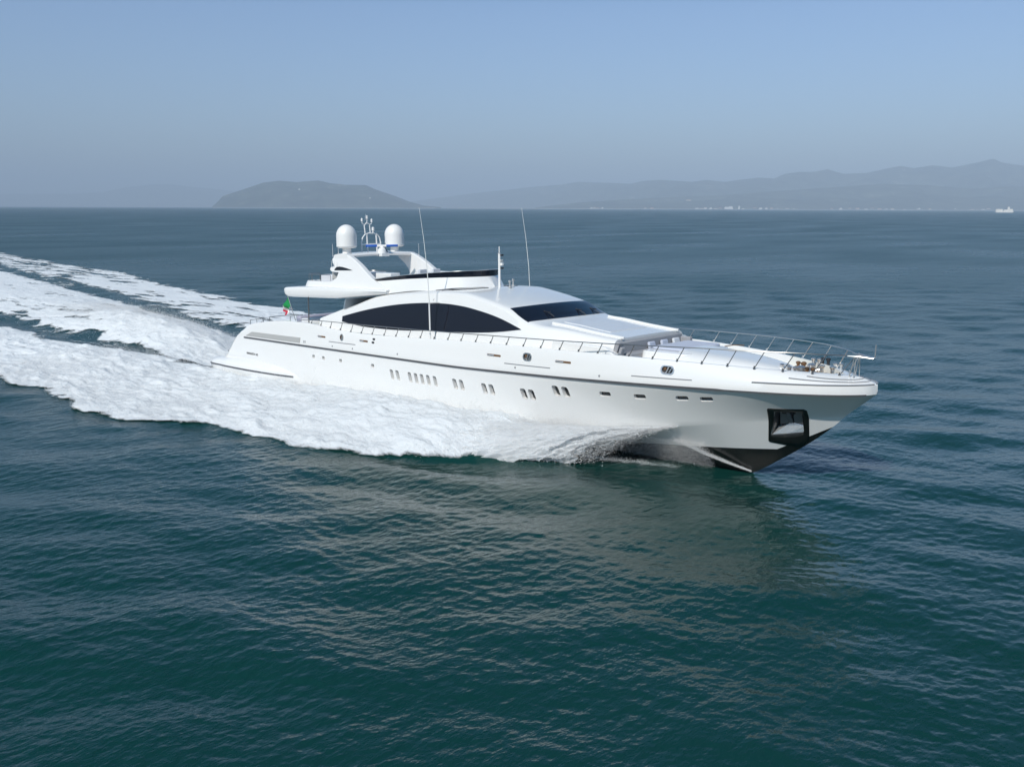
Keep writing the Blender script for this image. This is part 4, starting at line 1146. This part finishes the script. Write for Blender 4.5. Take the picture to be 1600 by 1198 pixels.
def droplets(name, P, size, label):
    n = len(P)
    g = np.random.default_rng(n)
    q = g.normal(size=(n, 4)); q /= np.linalg.norm(q, axis=1)[:, None]
    w, x, y, z = q.T
    Rm = np.stack([1 - 2 * (y*y + z*z), 2 * (x*y - z*w), 2 * (x*z + y*w), 2 * (x*y + z*w), 1 - 2 * (x*x + z*z), 2 * (y*z - x*w), 2 * (x*z - y*w), 2 * (y*z + x*w), 1 - 2 * (x*x + y*y)], 1).reshape(n, 3, 3)
    V = np.einsum('nij,kj->nki', Rm, TET) * size[:, None, None] + P[:, None, :]
    f = np.array([[0, 1, 2], [0, 3, 1], [0, 2, 3], [1, 3, 2]])
    F = (np.arange(n)[:, None, None] * 4 + f[None]).reshape(-1, 3)
    o = raw_mesh(name, V.reshape(-1, 3), F, SPRAY, smooth=True)
    return tag(o, label, None, kind='stuff')
sh_vy = lin((20, 4.6), (30, 6.0), (35, 6.3), (38, 6.0), (40, 5.2), (41.3, 4.4))
sh_vz = lin((20, 1.3), (30, 1.9), (35, 1.3), (38, -.2), (40, -1.4), (41.3, -2.2))
g = np.random.default_rng(5)
def hull_out(x0):
    """world point where the spray leaves the chine at station x0 (boat frame -> world)"""
    y, z = ch_y(x0), ch_z(x0)
    return y, z + (x0 - 15) * math.sin(TRIM)
# the white sheet itself: water leaving the chine and falling clear of the hull
def spray_sheet(sgn):
    nu_, nv_ = 520, 130
    cos_, dns, fcs, off = [], [], [], 0
    for L, (fy, dz, dmul, sd, xf) in enumerate(((1.0, 0.0, 1.05, 61, 41.3), (.78, -.20, .85, 81, 41.2), (1.25, .45, .80, 101, 40.2), (.90, .45, .9, 121, 41.0), (1.12, .15, .85, 141, 40.8))):
        X0, T = np.meshgrid(np.linspace(16, xf, nu_), np.linspace(0, 1.0, nv_), indexing='ij')
        yh, zh = hull_out(X0)
        z0 = np.interp(X0, [12, 30, 36, 41.3], [.5, .95, float(hull_out(np.array(36.0))[1]), float(hull_out(np.array(41.3))[1])])
        vy, vz = sh_vy(X0) * fy, sh_vz(X0) + dz
        tl = (vz + np.sqrt(vz * vz + 19.62 * np.maximum(z0, .05))) / 9.81
        t = tl * T
        n1 = fbm(X0 * 1.1 + 4 * T, T * 4 - X0 * .5, 5, sd + sgn, .6) - .5
        n2 = fbm(X0 * 4.5 + 5 * T, T * 16, 4, sd + 7 + sgn, .6) - .5
        bump = (.65 * n1 + .40 * n2) * (.12 + T)
        x = X0 - 9.0 * t + .25 * n2; y = yh + .03 + vy * t + bump * .7; z = z0 + vz * t - 4.905 * t * t + np.maximum(-.2, bump)
        dens = sstep(xf + .05, xf - .7, X0 + .9 * n1) * (1 - lin((34, .55), (38, .28))(X0) * sstep(.35, 1.05, T + .8 * n1)) * dmul
        cos_.append(np.stack([x, sgn * y, z], -1).reshape(-1, 3)); dns.append(dens.ravel()); fcs.append(grid_faces(nu_, nv_) + off); off += nu_ * nv_
    o = raw_mesh('bow_spray_sheet', np.concatenate(cos_), np.concatenate(fcs), SHEET)
    at = o.data.attributes.new('foam', 'FLOAT', 'POINT'); at.data.foreach_set('value', np.concatenate(dns).astype(np.float32))
    return tag(o, 'white sheet of water thrown off the %s of the yacht' % ('near side' if sgn < 0 else 'far side'), None, kind='stuff')
SHEET = bpy.data.materials.new('spray_sheet'); SHEET.use_nodes = True
def sheet_mat():
    n, l = SHEET.node_tree.nodes, SHEET.node_tree.links
    n.remove(n['Principled BSDF'])
    d = n.new('ShaderNodeBsdfDiffuse'); d.inputs['Color'].default_value = (.92, .93, .94, 1)
    t = n.new('ShaderNodeBsdfTranslucent'); t.inputs['Color'].default_value = (.92, .93, .94, 1)
    mx = n.new('ShaderNodeMixShader'); mx.inputs[0].default_value = .52; l.new(d.outputs[0], mx.inputs[1]); l.new(t.outputs[0], mx.inputs[2])
    at = n.new('ShaderNodeAttribute'); at.attribute_name = 'foam'
    g_ = n.new('ShaderNodeNewGeometry')
    ns = n.new('ShaderNodeTexNoise'); ns.inputs['Scale'].default_value = 4.5; ns.inputs['Detail'].default_value = 8; ns.inputs['Roughness'].default_value = .9
    l.new(g_.outputs['Position'], ns.inputs['Vector'])
    a = n.new('ShaderNodeMath'); a.operation = 'MULTIPLY_ADD'; a.inputs[1].default_value = 1.35; a.inputs[2].default_value = -.12; l.new(at.outputs['Fac'], a.inputs[0])
    q = n.new('ShaderNodeMath'); q.operation = 'SUBTRACT'; l.new(a.outputs[0], q.inputs[0]); l.new(ns.outputs['Fac'], q.inputs[1])
    mr = n.new('ShaderNodeMapRange'); mr.inputs['From Min'].default_value = -.03; mr.inputs['From Max'].default_value = .12; l.new(q.outputs[0], mr.inputs['Value'])
    tr = n.new('ShaderNodeBsdfTransparent'); m2 = n.new('ShaderNodeMixShader')
    l.new(mr.outputs[0], m2.inputs[0]); l.new(tr.outputs[0], m2.inputs[1]); l.new(mx.outputs[0], m2.inputs[2])
    b = n.new('ShaderNodeBump'); b.inputs['Strength'].default_value = .5; b.inputs['Distance'].default_value = .1
    l.new(ns.outputs['Fac'], b.inputs['Height']); l.new(b.outputs[0], d.inputs['Normal'])
    l.new(m2.outputs[0], n['Material Output'].inputs['Surface'])
sheet_mat()
spray_sheet(-1); spray_sheet(1)
pts, siz = [], []
# thrown sheet, starboard and port
for sgn, N in ((-1, 150000), (1, 40000)):
    front = g.random(N) < .66
    x0 = np.where(front, 41.3 - 9.5 * g.random(N) ** 1.1, 37 - 24 * g.random(N))
    yh, zh = hull_out(x0)
    vy = np.where(front, sh_vy(x0) * (.55 + .55 * g.random(N) ** .7) + g.normal(0, .3, N), lin((12, 3.2), (25, 5.0), (37, 6.2))(x0) * g.random(N) ** .8)
    vy = np.maximum(vy, .3)
    gust = fbm(x0 * 1.3, vy * .9 + sgn, 3, 71) - .5
    vz = np.where(front, sh_vz(x0) + .1, lin((12, 1.3), (25, 1.8), (37, 2.2))(x0)) + g.normal(0, .35, N) + 1.2 * gust
    ux = 9.0 + g.normal(0, .7, N)
    z0 = np.where(x0 > 33, zh - .05 * g.random(N), np.interp(x0, [12, 33], [.35, .95]) + .25 * g.random(N))
    tl = (vz + np.sqrt(np.maximum(vz * vz + 2 * 9.81 * np.maximum(z0, .05), .01))) / 9.81
    t = tl * g.random(N) ** .9
    jit = g.normal(0, 1, (N, 3)) * (.02 + .20 * (t / tl))[:, None]
    P = np.stack([x0 - ux * t, sgn * (yh + .04 + vy * t), z0 + vz * t - 4.905 * t * t], 1) + jit
    s = .008 + .017 * g.random(N) ** 2.5
    s = np.where(g.random(N) < .05, s + .015, s)
    # the thin inner curtain under the chine is only scattered drops
    thin = front & (vy < 0)
    s = np.where(thin, s * .8, s)
    ok = (P[:, 2] > .02) & (~thin | (g.random(N) < .55))
    pts.append(P[ok]); siz.append(s[ok])
# fine jet running up the stem
N = 9000
for sgn in (-1, 1):
    u = g.random(N)
    x0 = 43.9 - 3.2 * u ** .9
    z0 = np.interp(x0, [40.7, 43.9], [1.35, .03]) + np.abs(g.normal(0, .03, N)) * (1 + 3 * u)
    y0 = np.interp(x0, [40, 42, 43, 43.9], [2.2, 1.35, .75, .12]) + np.abs(g.normal(0, .10, N)) * (.5 + u)
    pts.append(np.stack([x0, sgn * y0, z0], 1)); siz.append((.006 + .012 * g.random(N)) * (1 - .4 * u))
# drops hanging in the dark hollow under the sheet
N = 48000
for sgn in (-1, 1):
    x0 = 35.2 + 7.0 * g.random(N) ** 1.3
    zc = hull_out(x0)[1]; f_ = g.random(N)
    z0 = f_ * zc * np.interp(x0, [35, 42], [.95, .6]); kz = ke_z(x0) + (x0 - 15) * math.sin(TRIM)
    yb = ch_y(x0) * np.clip((z0 - kz) / (zc - kz), 0, 1)
    pts.append(np.stack([x0, sgn * (yb + .08 + np.abs(g.normal(0, .30, N))), z0 + .02], 1)); siz.append(.005 + .009 * g.random(N) ** 2)
# mist drifting up the topsides
N = 70000
x0 = 10 + 30 * g.random(N); y0 = np.interp(x0, [10, 25, 33, 40], [4.5, 4.5, 4.3, 3.2]) + .15 + 2.4 * g.random(N) ** 1.5
z0 = np.interp(x0, [10, 25, 33, 40], [.9, 1.2, 1.6, 2.3]) - .35 + g.exponential(.30, N)
pts.append(np.stack([x0, -y0, z0], 1)); siz.append(.006 + .009 * g.random(N) ** 2)
# small curl where the hull meets the water
N = 4200
for sgn in (-1, 1):
    x0 = 35.0 + 6.0 * g.random(N)
    y0 = np.interp(x0, [35, 36, 38, 40, 41.5], [4.2, 3.7, 3.0, 2.3, 1.7]) + g.normal(0, .16, N) + .35 * (fbm(x0 * 1.7, x0 * 0, 3, 15) - .5)
    pts.append(np.stack([x0, sgn * y0, .01 + np.abs(g.normal(0, .08, N))], 1)); siz.append((.006 + .014 * g.random(N)) * np.interp(x0, [38, 41], [1, .5]))
P = np.concatenate(pts); S = np.concatenate(siz)
droplets('bow_spray', P, S, 'white spray thrown up along the hull of the yacht')

# mist over the foam bank, the outer lip and the rooster tail
pts, siz = [], []
N = 110000
x = -14 + 47 * g.random(N)
sg = np.where(g.random(N) < .8, -1.0, 1.0)
tt_ = g.random(N) ** .7
y = hull_b(x) * .9 + (np.where(sg < 0, st_out(x), pt_out(x)) + .25 - hull_b(x) * .9) * tt_
y = y + g.normal(0, .25, N)
zz, ff = sea_z(x, sg * y, np.full(N, .3))
pts.append(np.stack([x, sg * y, zz + .12 + g.exponential(.20, N) * lin((-14, .6), (5, 1), (33, 1.3))(x)], 1)); siz.append(.009 + .018 * g.random(N) ** 3)
keep = ff > .35
pts[-1], siz[-1] = pts[-1][keep], siz[-1][keep]
N = 45000
x = -2 - 45 * g.random(N) ** 1.3
w = (ce_p(x) + ce_s(x)) / 2; c = (ce_p(x) - ce_s(x)) / 2
y = c + w * g.normal(0, .42, N)
zz, ff = sea_z(x, y, np.full(N, .3))
pts.append(np.stack([x, y, zz + .1 + g.exponential(.28, N) * lin((-47, .4), (-20, 1.2), (-4, .8), (0, .5))(x)], 1)); siz.append(.010 + .020 * g.random(N) ** 3)
droplets('wake_spray', np.concatenate(pts), np.concatenate(siz), 'fine white spray hanging over the churned wake')

# ------------------------------------------------------------------ far shore
def HP(u, v, D):
    """height and bearing of a far ridge point at distance D, measured on the photograph"""
    b = YAW - math.atan((u - 800) / F_PX)
    return b, D / math.cos(math.atan((u - 800) / F_PX))
HILLM = bpy.data.materials.new('hazy_hillside'); HILLM.use_nodes = True
def hill_mat():
    n, l = HILLM.node_tree.nodes, HILLM.node_tree.links; p = n['Principled BSDF']; p.inputs['Roughness'].default_value = .95; p.inputs['Specular IOR Level'].default_value = .1
    g_ = n.new('ShaderNodeNewGeometry'); t = n.new('ShaderNodeTexNoise'); t.inputs['Scale'].default_value = .0035; t.inputs['Detail'].default_value = 8; t.inputs['Roughness'].default_value = .7
    l.new(g_.outputs['Position'], t.inputs['Vector'])
    cr = n.new('ShaderNodeValToRGB'); e = cr.color_ramp.elements
    e[0].position = .38; e[0].color = (.012, .026, .018, 1); e[1].position = .60; e[1].color = (.075, .09, .06, 1)
    x = e.new(.70); x.color = (.30, .275, .23, 1)
    l.new(t.outputs['Fac'], cr.inputs[0]); l.new(cr.outputs[0], p.inputs['Base Color'])
hill_mat()
def ridge(name, pts, D, depth, label, seed, hscale=1.0, base=323.6, gully=.6):
    us = np.linspace(pts[0][0], pts[-1][0], 420)
    vs_ = np.interp(us, [p[0] for p in pts], [p[1] for p in pts])
    hor = np.interp(us, [0, 1600], [322.3, 327.4])
    if name == 'mountain_range': D = D + np.maximum(0, 1050 - us) * 24      # the coast recedes to the left
    H = np.maximum(0, (hor - vs_)) / F_PX * D * hscale + CAM_H
    H = np.where(hor - vs_ < .4, 1.0, H)
    rows = np.concatenate([np.linspace(0, 1, 26), 1 + np.linspace(.08, 1, 8)])
    co = []
    bear = YAW - np.arctan((us - 800) / F_PX)
    sec = 1 / np.cos(bear - YAW)
    for r_ in rows:
        prof = r_ ** .8 if r_ <= 1 else max(0.0, 1 - (r_ - 1)) ** .7
        d = (D + depth * r_) * sec
        X, Y = CAM_X + d * np.cos(bear), CAM_Y + d * np.sin(bear)
        n_ = fbm(X / 900 + seed, Y / 900, 5, seed)
        gy = 1 - gully * (1 - min(r_, 1)) ** .4 * (1.2 * np.abs(n_ - .5) * 2) if r_ < 1 else 1
        pr = prof * (.55 + .9 * n_) if 0 < r_ < .95 else prof
        Z = np.minimum(H * (D + depth * r_) / D, H * 1.2) * np.clip(pr, 0, 1) * gy if r_ < 1 else H * (D + depth) / D * prof
        co.append(np.stack([X, Y, np.maximum(Z, -2 if r_ == 0 or r_ > 1.9 else .5) - (3 if r_ == 0 else 0)], -1))
    o = raw_mesh(name, np.array(co).reshape(-1, 3), grid_faces(len(rows), len(us)), HILLM)
    if o.data.polygons[5].normal.z < 0: o.data.flip_normals()
    return tag(o, label, None, kind='structure')
headland = [(338, 323.4), (346, 317), (355, 307.5), (392, 296), (417, 287.5), (442, 284.5), (470, 286.5), (502, 284), (520, 288), (545, 290.5), (575, 291), (590, 297.5), (620, 307.5), (642, 316), (665, 322), (690, 324)]
left_range = [(-300, 312), (-120, 308), (0, 306), (30, 304), (125, 304), (175, 301), (212, 294), (250, 290), (275, 290), (312, 294), (350, 297.5), (375, 301), (420, 305), (470, 310), (520, 318), (540, 322)]
mountains = [(560, 323.9), (640, 316), (740, 303), (800, 297), (825, 294), (875, 290), (900, 286), (950, 287.5), (980, 289), (1000, 284.5), (1025, 283), (1075, 286), (1095, 283), (1125, 286), (1150, 282.5), (1175, 279.5), (1200, 281), (1215, 274), (1237, 271), (1260, 271), (1280, 267), (1305, 274), (1340, 272.5), (1375, 265), (1392, 262), (1412, 265.5), (1440, 261), (1470, 264.5), (1512, 256), (1532, 251), (1545, 257), (1570, 260.5), (1600, 263), (1700, 268), (1900, 275), (2100, 290)]
foothills = [(830, 325), (900, 317), (960, 313), (1040, 309), (1120, 306), (1200, 300), (1290, 294), (1360, 289), (1440, 291), (1500, 296), (1560, 293), (1640, 296), (1800, 300), (2000, 312)]
ridge('headland', headland, 13500, 1500, 'dark wooded headland rising from the sea', 3)
ridge('coastal_range', left_range, 30000, 3000, 'faint low hills along the far shore', 4)
ridge('foothills', foothills, 14500, 2500, 'foothills below the mountain range', 6)
ridge('mountain_range', mountains, 17500, 3500, 'hazy mountain range along the far coast', 5)
BEACH = mat('pale_beach', (.42, .39, .33), .9, noise=.3, nscale=.01)
def shore(name, u0, u1, D, label):
    us = np.linspace(u0, u1, 120); b = YAW - np.arctan((us - 800) / F_PX); sec = 1 / np.cos(b - YAW)
    co = []
    for r_, z in ((-60, -2), (0, 4.0), (300, 7.0), (600, 3.0)):
        d = (D + r_) * sec; co.append(np.stack([CAM_X + d * np.cos(b), CAM_Y + d * np.sin(b), np.full_like(d, z) * (.6 + .8 * fbm(us / 9, us * 0, 3, 8))], -1))
    o = raw_mesh(name, np.array(co).reshape(-1, 3), grid_faces(4, len(us)), BEACH)
    if o.data.polygons[5].normal.z < 0: o.data.flip_normals()
    return tag(o, label, None, kind='structure')
shore('shore', 700, 2000, 14300, 'pale beach under the mountains')
shore('headland_shore', 340, 680, 13350, 'pale rocky shore of the headland')

BW = [mat('town_wall_white', (.78, .76, .72), .8), mat('town_wall_cream', (.62, .54, .44), .8), mat('town_wall_pink', (.50, .38, .32), .8)]
ROOF = mat('terracotta_roof', (.32, .15, .09), .85)
def far_at(u, D, dz=0):
    b = YAW - math.atan((u - 800) / F_PX); d = D / math.cos(b - YAW)
    return Vector((CAM_X + d * math.cos(b), CAM_Y + d * math.sin(b), dz))
def house(u, D, wpx, hpx, z0, m, kind, label, rot=0):
    c = far_at(u, D, z0); w = wpx / F_PX * D; h = hpx / F_PX * D
    ux = Vector((math.sin(YAW), -math.cos(YAW), 0)); uy = Vector((math.cos(YAW), math.sin(YAW), 0))
    mb = MB(); rotm = Matrix((ux, uy, Vector((0, 0, 1)))).transposed()
    dp = max(12, w * .5)
    mb.box(c + Vector((0, 0, h / 2)), (w, dp, h), 0, rotm)
    if kind == 'gable':
        a_ = [c + ux * sx * w * .54 + uy * sy * dp * .54 + Vector((0, 0, h)) for sx, sy in ((-1, -1), (1, -1), (1, 1), (-1, 1))]
        r_ = [c + ux * sx * w * .5 + Vector((0, 0, h * 1.35)) for sx in (-1, 1)]
        mb.add([*a_, *r_], [(0, 1, 5, 4), (2, 3, 4, 5), (0, 4, 3), (1, 2, 5), (0, 3, 2, 1)], 1)
    else:
        mb.box(c + ux * w * .2 + Vector((0, 0, h * 1.12)), (w * .35, dp * .5, h * .28), 0, rotm)
    o = mb.build('shore_building', [m, ROOF], None, smooth=0)
    return tag(o, label, 'building', 'buildings along the far shore')
random.seed(3)
specs = []
for u in [921, 926, 931, 938, 1004, 1014, 1083, 1090, 1096, 1104, 1112, 1119, 1154, 1163, 1172, 1181, 1190, 1198, 1206, 1213, 1222, 1232, 1262, 1290, 1304, 1318, 1330, 1343, 1352, 1364, 1374, 1384, 1402, 1424, 1441, 1462, 1480, 1506, 1514, 1523, 1531]:
    specs.append((u, random.uniform(2.2, 5.5), random.uniform(1.0, 2.2)))
for i, (u, w_, h_) in enumerate(specs):
    house(u, 14450 + random.uniform(0, 200), w_, h_, 4, BW[i % 3 if i % 4 else 0], 'gable' if i % 3 else 'flat', 'small pale building in the row along the hazy far shore')
house(1132, 14400, 12, 3.2, 5, BW[0], 'flat', 'wide white block standing tallest in the shore town')
house(1148, 14400, 2.2, 4.6, 5, BW[0], 'flat', 'slim white tower beside the wide white block on the shore')
house(1070, 15300, 8, 1.6, 130, BW[1], 'gable', 'pale hamlet house low on the hillside above the shore')
house(473, 14200, 2.4, 1.8, 255, BW[0], 'flat', 'white house near the top of the headland')
house(581, 14100, 2.2, 1.8, 135, BW[0], 'flat', 'white house on the seaward slope of the headland')
# the white ship off the coast
SD = 4150.0
ux = Vector((math.sin(YAW), -math.cos(YAW), 0)); uy = Vector((math.cos(YAW), math.sin(YAW), 0)); rotm = Matrix((ux, uy, Vector((0, 0, 1)))).transposed()
ship = bpy.data.objects.new('distant_ship', None); COL.objects.link(ship); c0 = far_at(1556, SD); ship.location = c0
tag(ship, 'small white ship lying off the coast, under the mountains', 'ship')
k_ = SD / F_PX
mb = MB(); mb.prism([(-13 * k_, -1), (-13.4 * k_, 2.2 * k_), (13.4 * k_, 2.4 * k_), (12.4 * k_, -1)], lambda x, z: ux * x - uy * 6 + Vector((0, 0, z)), lambda x, z: ux * x + uy * 6 + Vector((0, 0, z))); mb.build('hull', BW[0], ship, smooth=0)
for x, w_, h_, z_ in ((-8.0, 10, 3.0, 2.2), (3.0, 7, 2.2, 2.2), (9.0, 6.5, 3.2, 2.2)):
    MB().box(ux * x * k_ + Vector((0, 0, (z_ + h_ / 2) * k_)), (w_ * k_, 9, h_ * k_), 0, rotm).build('deckhouse', BW[0], ship, smooth=0, bevel=.4)
MB().box(ux * 6.2 * k_ + Vector((0, 0, 5.6 * k_)), (2.6 * k_, 6, 6.0 * k_), 0, rotm).build('funnel', BW[0], ship, smooth=0, bevel=.5)

# ------------------------------------------------------------------ air
def haze():
    m = bpy.data.materials.new('sea_air'); m.use_nodes = True
    n, l = m.node_tree.nodes, m.node_tree.links; n.remove(n['Principled BSDF'])
    v = n.new('ShaderNodeVolumePrincipled'); v.inputs['Color'].default_value = (.69, .83, 1.0, 1); v.inputs['Density'].default_value = HAZE_D; v.inputs['Anisotropy'].default_value = -.15
    l.new(v.outputs[0], n['Material Output'].inputs['Volume'])
    c = Vector((CAM_X, CAM_Y, 0)); lo, hi = -4.0, 1250.0
    ext = 45000.0
    mb = MB(); mb.box((c.x, c.y, (lo + hi) / 2), (ext * 2, ext * 2, hi - lo))
    o = mb.build('haze', m, None, smooth=0)
    tag(o, 'thin pale blue sea haze in front of the mountains', None, kind='stuff')
HAZE_D = 9e-5
haze()
